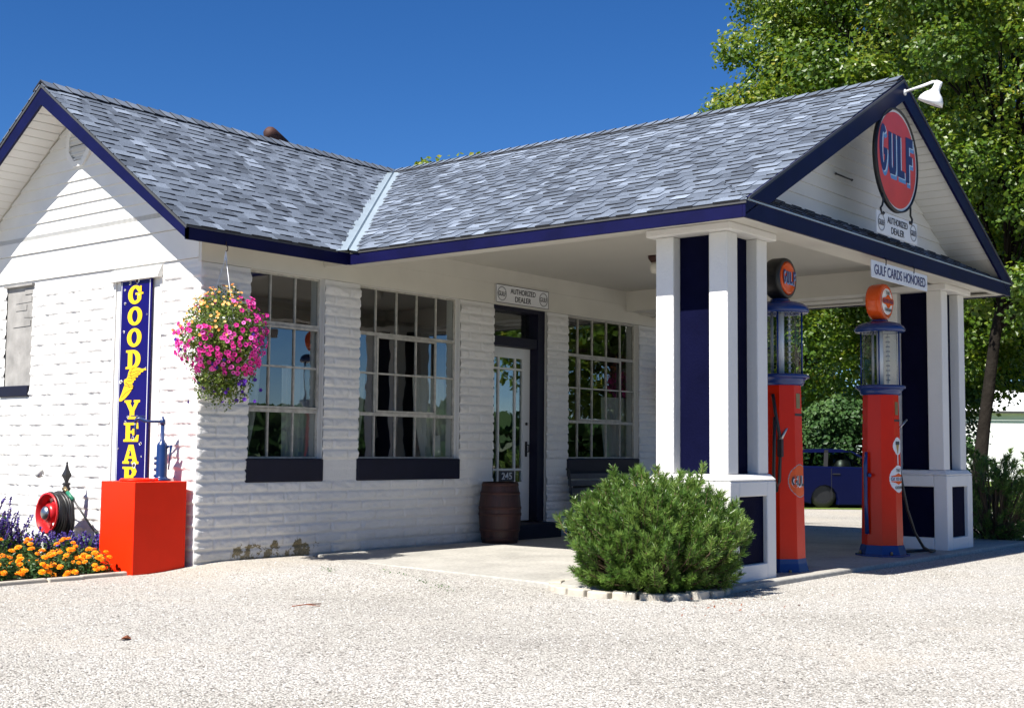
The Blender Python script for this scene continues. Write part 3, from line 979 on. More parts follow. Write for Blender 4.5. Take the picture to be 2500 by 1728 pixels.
# vent pipe behind the ridge
b = MB()
Tm = Matrix.Rotation(math.radians(-62), 4, 'Y')
b.lathe([(.085, -.34), (.085, .0), (.08, .04), (.055, .075), (.0, .09)], 'rust', (2.62, 2.22, 4.70), 18, Tm)
b.lathe([(.05, -.6), (.05, .02)], 'rust', (2.72, 2.22, 4.62), 14)
b.build('flue_pipe', station)

# ---- canopy pillars (parts of the building)
def pillar(xc, label):
    yc = -3.977; z0 = -.12
    b = MB(); hb = .38; hs = .335; pw = .17
    zt = .787; rz0, rz1 = .125, .665; mg = .15; rd = .045
    # base: four corner posts, bands and recessed panels
    hi = hb - rd
    b.box(xc - hi, xc + hi, yc - hi, yc + hi, z0, zt, 'pillar')
    for sx in (-1, 1):
        for sy in (-1, 1):
            x0, x1 = sorted((xc + sx * hb, xc + sx * (hb - mg))); y0, y1 = sorted((yc + sy * hb, yc + sy * (hb - mg)))
            b.box(x0, x1, y0, y1, z0, zt, 'pillar')
    e = .0
    for z_0, z_1 in ((z0, rz0), (rz1, zt)):
        for s in (-1, 1):
            x0, x1 = sorted((xc + s * hb, xc + s * (hi + .001)))
            b.box(x0, x1, yc - hb + mg + .0, yc + hb - mg, z_0, z_1, 'pillar')
            b.box(xc - hb + mg, xc + hb - mg, *sorted((yc + s * hb, yc + s * (hi + .001))), z_0, z_1, 'pillar')
    # chamfered shoulder
    sh = hs + .01
    vs = [(xc + sx * hb, yc + sy * hb, zt + .0005) for sx, sy in ((-1, -1), (1, -1), (1, 1), (-1, 1))] + [(xc + sx * hb, yc + sy * hb, zt + .012) for sx, sy in ((-1, -1), (1, -1), (1, 1), (-1, 1))] + \
         [(xc + sx * sh, yc + sy * sh, zt + .055) for sx, sy in ((-1, -1), (1, -1), (1, 1), (-1, 1))]
    b.add(vs, [(0, 1, 5, 4), (1, 2, 6, 5), (2, 3, 7, 6), (3, 0, 4, 7), (4, 5, 9, 8), (5, 6, 10, 9), (6, 7, 11, 10), (7, 4, 8, 11), (8, 9, 10, 11), (3, 2, 1, 0)], 'pillar')
    # shaft: four corner posts standing proud of a recessed core
    zs0, zs1 = zt + .0555, 2.775
    core = hs - .105
    b.box(xc - core, xc + core, yc - core, yc + core, zs0, zs1, 'pillar')
    for sx in (-1, 1):
        for sy in (-1, 1):
            x0, x1 = sorted((xc + sx * hs, xc + sx * (hs - pw))); y0, y1 = sorted((yc + sy * hs, yc + sy * (hs - pw)))
            b.box(x0, x1, y0, y1, zs0, zs1, 'pillar')
    # cap
    b.box(xc - .395, xc + .395, yc - .395, yc + .395, 2.7755, BZ - .0025, 'pillar')
    p = b.build('pillar', station, .014, 3)
    p['label'] = label
    # navy panels
    t = .004
    for s in (-1, 1):
        for ax in (0, 1):
            for (h0, z_0, z_1, w, dep) in ((core, zs0 + .003, zs1 - .003, hs - pw - .004, .0), (hi, rz0 + .002, rz1 - .002, hb - mg - .003, 0)):
                q = MB()
                if ax == 0: q.box(*sorted((xc + s * (h0 + .001), xc + s * (h0 + .006))), yc - w, yc + w, z_0, z_1, 'navypanel')
                else: q.box(xc - w, xc + w, *sorted((yc + s * (h0 + .001), yc + s * (h0 + .006))), z_0, z_1, 'navypanel')
                q.build('panel', p)
    return p
pillar(2.156, 'white canopy pillar with sunlit navy panels behind the bushy pine')
pillar(6.78, 'white canopy pillar in shade at the far corner of the canopy')

# ---- windows
def steel_window(a, b_, z0, z1, nc, label):
    g = MB(); y = .085; d = .03
    W_ = b_ - a
    def bar(x0, x1, zz0, zz1, yy=y, dd=d): g.box(x0, x1, yy - dd / 2, yy + dd / 2, zz0, zz1, 'steelframe')
    rows = [z0, 1.376, 1.797, 2.205, z1]
    f = .018
    bar(a, a + f, z0, z1); bar(b_ - f, b_, z0, z1); bar(a + f, b_ - f, z0, z0 + f); bar(a + f, b_ - f, z1 - f, z1)
    for i in range(1, nc):
        x = a + W_ * i / nc; bar(x - .007, x + .007, z0 + f, z1 - f, y, .024)
    for j, z in enumerate(rows[1:-1]):
        th = .009 if j == 1 else .017
        bar(a + f, b_ - f, z - th, z + th, y - .001, .0275)
    # opening sash in the middle
    s0 = a + (W_ / nc if nc == 5 else 0) + .006; s1 = b_ - (W_ / nc if nc == 5 else 0) - .006
    zz0, zz1 = rows[1] + .02, rows[3] - .02
    for (p, q, r_, t_) in ((s0, s0 + .022, zz0, zz1), (s1 - .022, s1, zz0, zz1), (s0 + .022, s1 - .022, zz0, zz0 + .02), (s0 + .022, s1 - .022, zz1 - .02, zz1)):
        bar(p, q, r_, t_, y - .020, .016)
    w = g.build('window', station)
    w['label'] = label
    g = MB(); g.add([(a + .01, y + .004, z0 + .01), (b_ - .01, y + .004, z0 + .01), (b_ - .01, y + .004, z1 - .01), (a + .01, y + .004, z1 - .01)], [(0, 1, 2, 3)], 'glass')
    g.build('glass', w)
    g = MB(); g.box(a - .012, b_ + .012, -.020, .12, SILLZ - .0, z0 - .002, 'navysill')
    g.build('sill', w, .012, 2)
    return w
steel_window(*WIN[0][:4], 3, 'three pane wide steel window beside the corner of the block wall')
steel_window(*WIN[1][:4], 5, 'five pane wide steel window left of the door')
steel_window(*WIN[2][:4], 5, 'five pane wide steel window right of the door above the bench')

# door
x0, x1, z0, z1 = DOOR
b = MB()
b.box(x0, x0 + .035, .02, .22, z0, z1, 'navydoor'); b.box(4.955, x1, .03, .22, z0, z1, 'navydoor')
b.box(x0 + .035, 4.955, .04, .22, 2.225, 2.335, 'navydoor'); b.box(x0 + .035, 4.955, .03, .22, 2.64, z1, 'navydoor')
df = b.build('door_frame', station)
b = MB(); b.box(x0 + .04, 4.95, .16, .166, 2.337, 2.638, 'glass'); b.build('transom_glass', df)
b = MB()
dx0, dx1 = 4.125, 4.953; gx0, gx1 = 4.247, 4.818; Y0, Y1 = .15, .19
b.box(dx0, gx0, Y0, Y1, .19, 2.222, 'doorwhite'); b.box(gx1, dx1, Y0, Y1, .19, 2.222, 'doorwhite')
b.box(gx0, gx1, Y0, Y1, .19, .642, 'doorwhite'); b.box(gx0, gx1, Y0, Y1, 2.10, 2.222, 'doorwhite')
for x in (4.377, 4.684): b.box(x - .012, x + .012, Y0 + .004, Y1 - .004, .642, 2.10, 'doorwhite')
for z in (1.97, .79): b.box(gx0, gx1, Y0 + .006, Y1 - .006, z - .012, z + .012, 'doorwhite')
door = b.build('door', station)
b = MB(); b.box(gx0, gx1, .168, .172, .642, 2.10, 'glass'); b.build('door_glass', door)
b = MB(); b.box(4.867, 4.90, .139, .149, .94, 1.12, 'iron'); b.tube([(4.884, .145, 1.0), (4.884, .10, 1.0), (4.884, .10, 1.08), (4.884, .145, 1.08)], .009, 'iron')
b.build('door_handle', door); b = MB()
b.lathe([(.018, 0), (.018, .012), (0, .014)], 'iron', (4.886, .148, 1.33), 12, Matrix.Rotation(math.radians(90), 4, 'X'))
b.build('deadbolt', door)
b = MB(); b.box(4.392, 4.672, .148, .153, .655, .775, 'signink'); b.build('number_plate', door)
text_obj('house_number', '245', (4.53, .146, .715), (1, 0, 0), (0, 0, 1), .19, .082, 'signwhite', door, .002, .02)
b = MB(); b.box(4.06, 5.15, -.20, .149, -.02, .172, 'navysill'); b.build('door_step', station, .02, 2)

# filled opening with drip cap, and boarded small window, on the sunny end wall
b = MB(); b.box(.004, .0255, GW[0] + .03, GW[1] - .03, GW[2], GW[3], 'whitewood')
b.box(-.012, .0255, GW[1] - .03, GW[1], GW[2], GW[3], 'whitewood'); b.box(-.012, .0255, GW[0], GW[0] + .03, GW[2], GW[3], 'whitewood')
fw = b.build('filled_opening', station)
b = MB(); b.prism([(-.065, .565, 2.585), (-.065, .565, 2.60), (-.02, .565, 2.70), (.02, .565, 2.70), (.02, .565, 2.585)], (0, .79, 0), 'whitewood'); b.build('drip_cap', fw)
b = MB()
b.box(.006, .0255, BW[0], BW[1], BW[2], BW[3], 'greyboard')
r = random.Random(8)
for i in range(5):
    z = BW[2] + .62 + i * .083
    y0_ = BW[0] + r.uniform(.0, .2); y1_ = min(BW[1] - .01, y0_ + r.uniform(.1, .35))
    b.prism([(.0055, y0_, z), (.0055, y1_, z + r.uniform(-.01, .01)), (.0055, y1_, z + .05), (.0055, y0_, z + .055)], (-.004 - .004 * r.random(), 0, 0), 'greyboard')
bwn = b.build('boarded_window', station)
b = MB(); b.box(-.028, .0255, SB[0], SB[1], SB[2], SB[3], 'navysill'); b.build('sill', bwn, .01)
b = MB(); b.box(-.035, .03, BW[0] - .02, BW[1] + .02, BW[3] - .01, BW[3] + .012, 'greyboard'); b.build('lintel', bwn)

# room behind the windows
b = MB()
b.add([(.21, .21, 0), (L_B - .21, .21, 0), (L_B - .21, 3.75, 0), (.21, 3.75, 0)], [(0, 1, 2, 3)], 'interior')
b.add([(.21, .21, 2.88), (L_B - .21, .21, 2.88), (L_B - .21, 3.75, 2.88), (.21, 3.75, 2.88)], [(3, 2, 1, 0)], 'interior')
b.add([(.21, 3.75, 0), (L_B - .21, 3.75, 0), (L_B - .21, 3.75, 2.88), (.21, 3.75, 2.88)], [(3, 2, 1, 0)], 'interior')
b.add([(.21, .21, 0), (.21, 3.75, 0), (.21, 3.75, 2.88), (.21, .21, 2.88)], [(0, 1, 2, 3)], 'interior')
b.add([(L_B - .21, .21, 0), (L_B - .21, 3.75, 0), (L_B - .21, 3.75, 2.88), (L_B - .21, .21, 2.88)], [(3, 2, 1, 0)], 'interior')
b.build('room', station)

def curtain(x0, x1, z0, z1, gather, label, side):
    n = 40; m_ = 12; vs = []
    for j in range(m_ + 1):
        z = z0 + (z1 - z0) * j / m_
        t = j / m_
        for i in range(n + 1):
            u = i / n
            sh = gather * (math.sin(t * PI) ** 2 if side else 0)
            X0 = x0 + (0 if side < 0 else (x1 - x0) * gather * (1 - t) ** 2)
            X1 = x1 - (0 if side > 0 else (x1 - x0) * gather * (1 - t) ** 2)
            vs.append((X0 + (X1 - X0) * u, .26 + .022 * math.sin(u * 34 + t) + .01 * math.sin(u * 11), z))
    fs = [(j * (n + 1) + i, j * (n + 1) + i + 1, (j + 1) * (n + 1) + i + 1, (j + 1) * (n + 1) + i) for j in range(m_) for i in range(n)]
    g = MB(); g.add(vs, fs, 'curtain', True)
    o = g.build('curtain')
    tag(o, label, 'curtain', 'curtains behind the shop windows')
curtain(.62, .90, .93, 1.83, .45, 'pale half curtain at the left side of the corner window', -1)
curtain(1.20, 1.60, .93, 1.83, .0, 'pale half curtain at the right side of the three pane wide window', 1)
curtain(1.98, 2.30, .93, 1.83, .3, 'pale half curtain at the left side of the window beside the door', -1)
curtain(3.05, 3.62, .93, 1.83, .25, 'pale half curtain at the right side of the window left of the door', 1)
curtain(6.62, 7.2, .93, 1.72, .1, 'pale half curtain at the right side of the window above the bench', 1)
b = MB()
b.prism([(3.33, .36, .93), (3.62, .36, .93), (3.62, .36, 1.45), (3.50, .36, 1.78), (3.40, .36, 1.3)], (0, .03, 0), 'teal')
tag(b.build('teal_cloth'), 'teal cloth hanging inside the window left of the door', 'cloth')
b = MB(); b.box(3.31, 3.43, .20, .203, .95, 1.17, 'signwhite', Matrix.Translation((3.37, .2, 1.05)) @ Matrix.Rotation(-.06, 4, 'Y') @ Matrix.Translation((-3.37, -.2, -1.05)))
tag(b.build('paper_notice'), 'small white paper notice in the bottom corner of the window left of the door', 'notice')

# ------------------------------------------------------------------ signs
# tall vertical blue sign on the sunny end wall
sx_ = -.020
sg = thing('vertical_sign', 'tall narrow cobalt blue enamel sign with yellow letters on the sunlit end wall', 'sign', (sx_, .945, .60))
S0, S1, SZ0, SZ1 = .70, 1.19, .60, 2.605
b = MB(); b.box(-.030, -.013, S0, S1, SZ0, SZ1, 'signblue'); b.build('sign_panel', sg, .003)
b = MB()
for (a0, a1, c0, c1) in ((S0 + .016, S0 + .024, SZ0 + .03, SZ1 - .03), (S1 - .024, S1 - .016, SZ0 + .03, SZ1 - .03), (S0 + .03, S1 - .03, SZ1 - .024, SZ1 - .016), (S0 + .03, S1 - .03, SZ0 + .016, SZ0 + .024)):
    b.box(-.0325, -.0302, a0, a1, c0, c1, 'signwhite')
b.build('border_line', sg)
FR = dict(U=(0, -1, 0), V=(0, 0, 1))
def EL(cx, cy, rx, ry, n=28): return arc(cx, cy, rx, ry, 0, 360 - 360 / n, n - 1)
GLY = {
 'O': [EL(.5, .5, .47, .5), EL(.5, .5, .19, .33)],
 'G': [arc(.48, .5, .46, .5, 52, 330, 26) + [(.88, .50), (1.0, .50), (1.0, .60), (.50, .60), (.50, .49), (.62, .49), (.62, .22)] + arc(.48, .5, .17, .33, 300, 60, 16) + [(.70, .62), (.88, .62), (.88, .95), (.78, .95)]],
 'D': [[(0, 1), (.45, 1)] + arc(.45, .5, .50, .5, 80, -80, 16) + [(.45, 0), (0, 0), (0, .11), (.13, .14), (.13, .86), (0, .89)], [(.42, .86)] + arc(.42, .5, .22, .34, 75, -75, 12) + [(.42, .14)]],
 'Y': [[(0, 1), (.44, 1), (.44, .89), (.37, .86), (.53, .58), (.67, .86), (.60, .89), (.60, 1), (1, 1), (1, .89), (.9, .86), (.66, .42), (.66, .14), (.78, .11), (.78, 0), (.24, 0), (.24, .11), (.36, .14), (.36, .40), (.10, .86), (0, .89)]],
 'E': [[(0, 1), (.92, 1), (.95, .68), (.83, .68), (.72, .87), (.42, .87), (.42, .58), (.54, .58), (.58, .68), (.70, .68), (.70, .34), (.58, .34), (.54, .45), (.42, .45), (.42, .14), (.72, .14), (.86, .36), (.99, .36), (.95, 0), (0, 0), (0, .11), (.13, .14), (.13, .86), (0, .89)]],
 'A': [[(.36, 1), (.66, 1), (.92, .14), (1.02, .12), (1.02, 0), (.54, 0), (.54, .12), (.64, .14), (.61, .27), (.36, .27), (.32, .14), (.42, .12), (.42, 0), (-.02, 0), (-.02, .12), (.08, .14)], [(.39, .40), (.58, .40), (.485, .74)]],
 'R': [[(0, 1), (.58, 1), (.82, .95), (.92, .76), (.84, .56), (.70, .49), (.86, .18), (1, .13), (1, 0), (.70, 0), (.50, .42), (.42, .42), (.42, .14), (.52, .11), (.52, 0), (0, 0), (0, .11), (.13, .14), (.13, .86), (0, .89)], [(.42, .86), (.56, .86), (.63, .72), (.56, .56), (.42, .56)]],
}
YC = (S0 + S1) / 2
for ch, z in (('G', 2.445), ('O', 2.243), ('O', 2.040), ('D', 1.835), ('Y', 1.365), ('E', 1.155), ('A', .95), ('R', .745)):
    shape_obj('letter', GLY[ch], (-.0325, YC, z), (0, -1, 0), (0, 0, 1), .245, .178, 'signyellow', sg, .003)
# winged shoe emblem
foot = [(0, .05), (.03, .0), (.12, .02), (.22, .08), (.36, .20), (.50, .37), (.53, .45), (.47, .53), (.54, .56), (.54, .61), (.61, .63), (.61, .69), (.69, .71), (.70, .77), (.78, .79), (.80, .85), (.88, .86), (.90, .90), (1, .91), (.97, 1), (.93, .96), (.85, .95), (.70, .99), (.50, .99), (.38, .95), (.33, .86), (.31, .75), (.27, .68), (.19, .66), (.17, .60), (.20, .50), (.16, .40), (.10, .25)]
shape_obj('winged_foot', [foot], (-.0325, YC + .005, 1.60), (0, -1, 0), (0, 0, 1), .42, .315, 'signyellow', sg, .003)
b = MB()
def ftp(x, y): return (-.0345, YC + .005 - (x - .5) * .42, 1.60 + (y - .5) * .315)
for ln in ([(.36, .86), (.50, .86), (.66, .90), (.82, .90)], [(.34, .78), (.48, .76), (.64, .82), (.78, .86)], [(.33, .70), (.46, .68), (.60, .74), (.72, .80)], [(.30, .62), (.44, .60), (.54, .66), (.66, .72)],
           [(.22, .56), (.36, .50), (.56, .46)], [(.20, .48), (.36, .44), (.58, .42)], [(.24, .62), (.40, .40)], [(.10, .12), (.26, .26), (.44, .34), (.56, .38)], [(.48, .96), (.42, .84), (.46, .66)]):
    b.tube([ftp(*p) for p in ln], .0022, 'rust', 5)
b.build('emblem_lines', sg)

def flat_sign(root, cx, y, cz, w, h, lines, logos, border=True, ink='signink', facing=-1):
    """flat sign facing -y"""
    b = MB(); b.box(cx - w / 2, cx + w / 2, y, y + .012, cz - h / 2, cz + h / 2, 'signwhite'); b.build('sign_panel', root, .002)
    yf = y - .0022
    if border:
        b = MB(); t = .006; g = .0
        for (a0, a1, c0, c1) in ((-w / 2, -w / 2 + t, -h / 2 + t, h / 2 - t), (w / 2 - t, w / 2, -h / 2 + t, h / 2 - t), (-w / 2, w / 2, h / 2 - t, h / 2), (-w / 2, w / 2, -h / 2, -h / 2 + t)):
            b.box(cx + a0, cx + a1, y - .0015, y - .0002, cz + c0, cz + c1, ink)
        b.build('border_line', root)
    for txt, dx, dz, tw, th in lines:
        text_obj('lettering', txt, (cx + dx, yf, cz + dz), (1, 0, 0), (0, 0, 1), tw, th, ink, root, .002, .008)
    for dx, r_ in logos:
        shape_obj('ring', [EL(.5, .5, .5, .5), EL(.5, .5, .43, .43)], (cx + dx, yf, cz), (1, 0, 0), (0, 0, 1), 2 * r_, 2 * r_, 'ringgrey', root, .002)
        text_obj('lettering', 'GULF', (cx + dx, yf - .0005, cz), (1, 0, 0), (0, 0, 1), r_ * 1.6, r_ * .66, ink, root, .002, .004)

AD = [('AUTHORIZED', 0, .043, .47, .062), ('DEALER', 0, -.045, .30, .062)]
r1 = thing('dealer_sign', 'white AUTHORIZED DEALER sign with black border above the door', 'sign', (4.575, -.03, 2.70))
flat_sign(r1, 4.575, -.040, 2.812, .985, .212, AD, [(-.39, .083), (.39, .083)])
r2 = thing('dealer_sign', 'AUTHORIZED DEALER sign in shade under the round sign on the canopy gable', 'sign', (4.34, -4.74, 3.0))
flat_sign(r2, 4.31, -4.702, 3.106, .95, .205, AD, [(-.375, .08), (.375, .08)], False)
r3 = thing('cards_sign', 'long white GULF CARDS HONORED sign hung below the canopy fascia', 'sign', (4.36, -4.745, 2.58))
flat_sign(r3, 4.367, -4.702, 2.660, 1.31, .155, [('GULF CARDS HONORED', 0, 0, 1.20, .092)], [], False, 'letterblue')
for x in (4.02, 4.68):
    b = MB(); b.tube([(x, -4.705, 2.72), (x, -4.708, 2.76), (x + .004, -4.700, 2.795)], .005, 'iron', 6)
    b.build('hook', r3)

# big round sign
rs = thing('round_sign', 'large round orange-red sign with navy GULF letters on the canopy gable', 'sign', (4.285, -4.78, 3.24))
cx, cy, cz, R_ = 4.287, -4.705, 3.735, .49
TX = Matrix.Rotation(math.radians(90), 4, 'X')
b = MB(); b.lathe([(R_ - .016, -.022), (R_, -.022), (R_, .022), (R_ - .016, .022), (R_ - .016, -.022)], 'iron', (cx, cy, cz), 64, TX); b.build('rim', rs)
b = MB(); b.lathe([(0, .008), (R_ - .0165, .008), (R_ - .0165, -.008), (0, -.008)], 'signwhite', (cx, cy, cz), 64, TX, False); b.build('white_border', rs)
b = MB(); b.lathe([(0, .0105), (R_ - .040, .0105), (R_ - .040, .0085), (0, .0085)], 'signorange', (cx, cy, cz), 64, TX, False); b.build('face', rs)
yy = cy - .0125
def gulf_letters(root, cx, y, cz, w, h, dz=0.08):
    GL = {'G': [arc(.5, .5, .48, .5, 46, 346, 26) + [(.975, .50), (.54, .50), (.54, .35), (.66, .35), (.66, .25)] + arc(.5, .5, .15, .33, 300, 62, 14)],
          'U': ([[(.04, 1), (.42, 1), (.42, .22), (.47, .16), (.56, .16), (.61, .22), (.61, 1), (.98, 1), (.98, .14), (.84, 0), (.18, 0), (.04, .14)]]),
          'L': ([[(.06, 1), (.48, 1), (.48, .18), (.96, .18), (.96, 0), (.06, 0)]]),
          'F': ([[(.06, 1), (.98, 1), (.98, .80), (.48, .80), (.48, .61), (.88, .61), (.88, .42), (.48, .42), (.48, 0), (.06, 0)]])}
    wl = w / 4.25
    for i, ch in enumerate('GULF'):
        x = cx - w / 2 + wl * (.5 + i * 1.08)
        hh = h * (1.12 if ch == 'G' else 1.); z = cz + (h * .06 if ch == 'G' else 0)
        if ch == 'F': hh = h * 1.12; z = cz - h * .06 + h * .06
        shape_obj('letter_shadow', GL[ch], (x + wl * .14, y + .0016, z - h * .11), (1, 0, 0), (0, 0, 1), wl * 1.04, hh, 'lettershade', root, .001)
        shape_obj('letter_edge', GL[ch], (x + wl * .10, y + .0008, z - h * .02), (1, 0, 0), (0, 0, 1), wl * 1.0, hh, 'letterlight', root, .001)
        shape_obj('letter', GL[ch], (x, y, z), (1, 0, 0), (0, 0, 1), wl, hh, 'letterblue', root, .001)
gulf_letters(rs, cx - .012, yy, cz + .045, .79, .39)
for s in (-1, 1):
    b = MB()
    x = cx + s * .33
    b.tube([(x, cy, cz - .36), (x - s * .01, cy - .005, cz - .42), (x + s * .0, cy, cz - .47), (x + s * .04, cy, cz - .50), (x + s * .02, cy, cz - .55), (x - s * .02, cy, cz - .54)], .010, 'iron', 8)
    b.lathe([(0, -.02), (.018, 0), (0, .02)], 'iron', (x - s * .02, cy, cz - .54), 10)
    b.build('scroll_bracket', rs)
b = MB(); b.tube([(cx, cy, cz + R_ - .01), (cx, -4.69, cz + R_ + .05)], .012, 'iron'); b.build('hanger', rs)

# small iron bar bolted to the siding
b = MB(); b.tube([(3.9, GYW - .04, 3.60), (4.25, GYW - .04, 3.60)], .008, 'iron'); b.lathe([(0, -.015), (.015, 0), (0, .015)], 'iron', (3.9, GYW - .04, 3.6)); b.lathe([(0, -.015), (.015, 0), (0, .015)], 'iron', (4.25, GYW - .04, 3.6))
b.build('wall_rod', station)

# gooseneck lamp at the ridge end
lamp = thing('gooseneck_lamp', 'white gooseneck barn lamp reaching out from the canopy ridge', 'lamp', (XM, YG - .04, 4.42))
b = MB(); b.tube([(XM, YG - .036, 4.425), (XM, YG - .20, 4.452), (XM, -5.00, 4.474), (XM, -5.035, 4.468), (XM, -5.05, 4.44)], .013, 'signwhite', 10)
b.lathe([(0, .0), (.03, .0), (.03, .012), (0, .012)], 'signwhite', (XM, YG - .027, 4.42), 14, TX); b.build('arm', lamp)
Tl = Matrix.Rotation(math.radians(26), 4, 'X')
b = MB(); b.lathe([(.0, .02), (.030, .018), (.034, -.01), (.036, -.06), (.05, -.085), (.085, -.115), (.11, -.155), (.122, -.20), (.116, -.198), (.10, -.15), (.07, -.115), (.03, -.09), (0, -.09)], 'signface', (XM, -5.052, 4.452), 32, Tl)
b.build('shade', lamp)

# ceiling lamp under the canopy
cl = thing('ceiling_lamp', 'small dark ceiling lamp with frosted bulb under the canopy', 'lamp', (4.40, -1.98, 3.09))
b = MB(); b.lathe([(.0, .01), (.075, .01), (.07, -.02), (.045, -.055), (0, -.055)], 'rust', (4.40, -1.98, 3.088), 20); b.build('lamp_base', cl)
b = MB(); b.lathe([(.03, -.056), (.05, -.09), (.055, -.13), (.04, -.17), (0, -.185)], 'bulb', (4.40, -1.98, 3.088), 20); b.build('bulb', cl)

# ------------------------------------------------------------------ gas pumps
def octp(r, z, c):
    R2 = r / math.cos(PI / 8)
    return [(c[0] + R2 * math.cos(PI / 8 + k * PI / 4), c[1] + R2 * math.sin(PI / 8 + k * PI / 4), z) for k in range(8)]
def loft(b, rings, m):
    for a, c in zip(rings[:-1], rings[1:]):
        b.add(a + c, [(k, (k + 1) % 8, 8 + (k + 1) % 8, 8 + k) for k in range(8)], m)
def wrap_oct(c, rad, s, z, lift):
    """arc-length s from the middle of the -y face, clockwise towards -x for negative s"""
    side = 2 * rad * math.tan(PI / 8)
    k = math.floor(s / side + .5); t = s - k * side
    ang = -PI / 2 + k * PI / 4
    n = Vector((math.cos(ang), math.sin(ang), 0)); tt = Vector((-math.sin(ang), math.cos(ang), 0))
    p = Vector((c[0], c[1], z)) + n * (rad + lift) + tt * t
    return p
def pump_radius(z): return .186 - (.186 - .160) * (z - .11) / 1.50

def decal_disc(root, c, zc, r, m, lift, name, hole=None, sector=None):
    """disc wrapped round the octagonal column, as a fine grid of small faces"""
    b = MB(); n = 26
    h = r / n
    for i in range(-n, n):
        for j in range(-n, n):
            x, z = (i + .5) * h, (j + .5) * h
            q = math.hypot(x, z)
            if q > r or (hole and q < hole): continue
            if sector and not sector(x / r, z / r): continue
            P = []
            for dx, dz in ((-.5, -.5), (.5, -.5), (.5, .5), (-.5, .5)):
                xx, zz = x + dx * h, z + dz * h
                P.append(wrap_oct(c, pump_radius(zc + zz), xx, zc + zz, lift))
            b.add(P, [(0, 1, 2, 3)], m)
    return b.build(name, root)

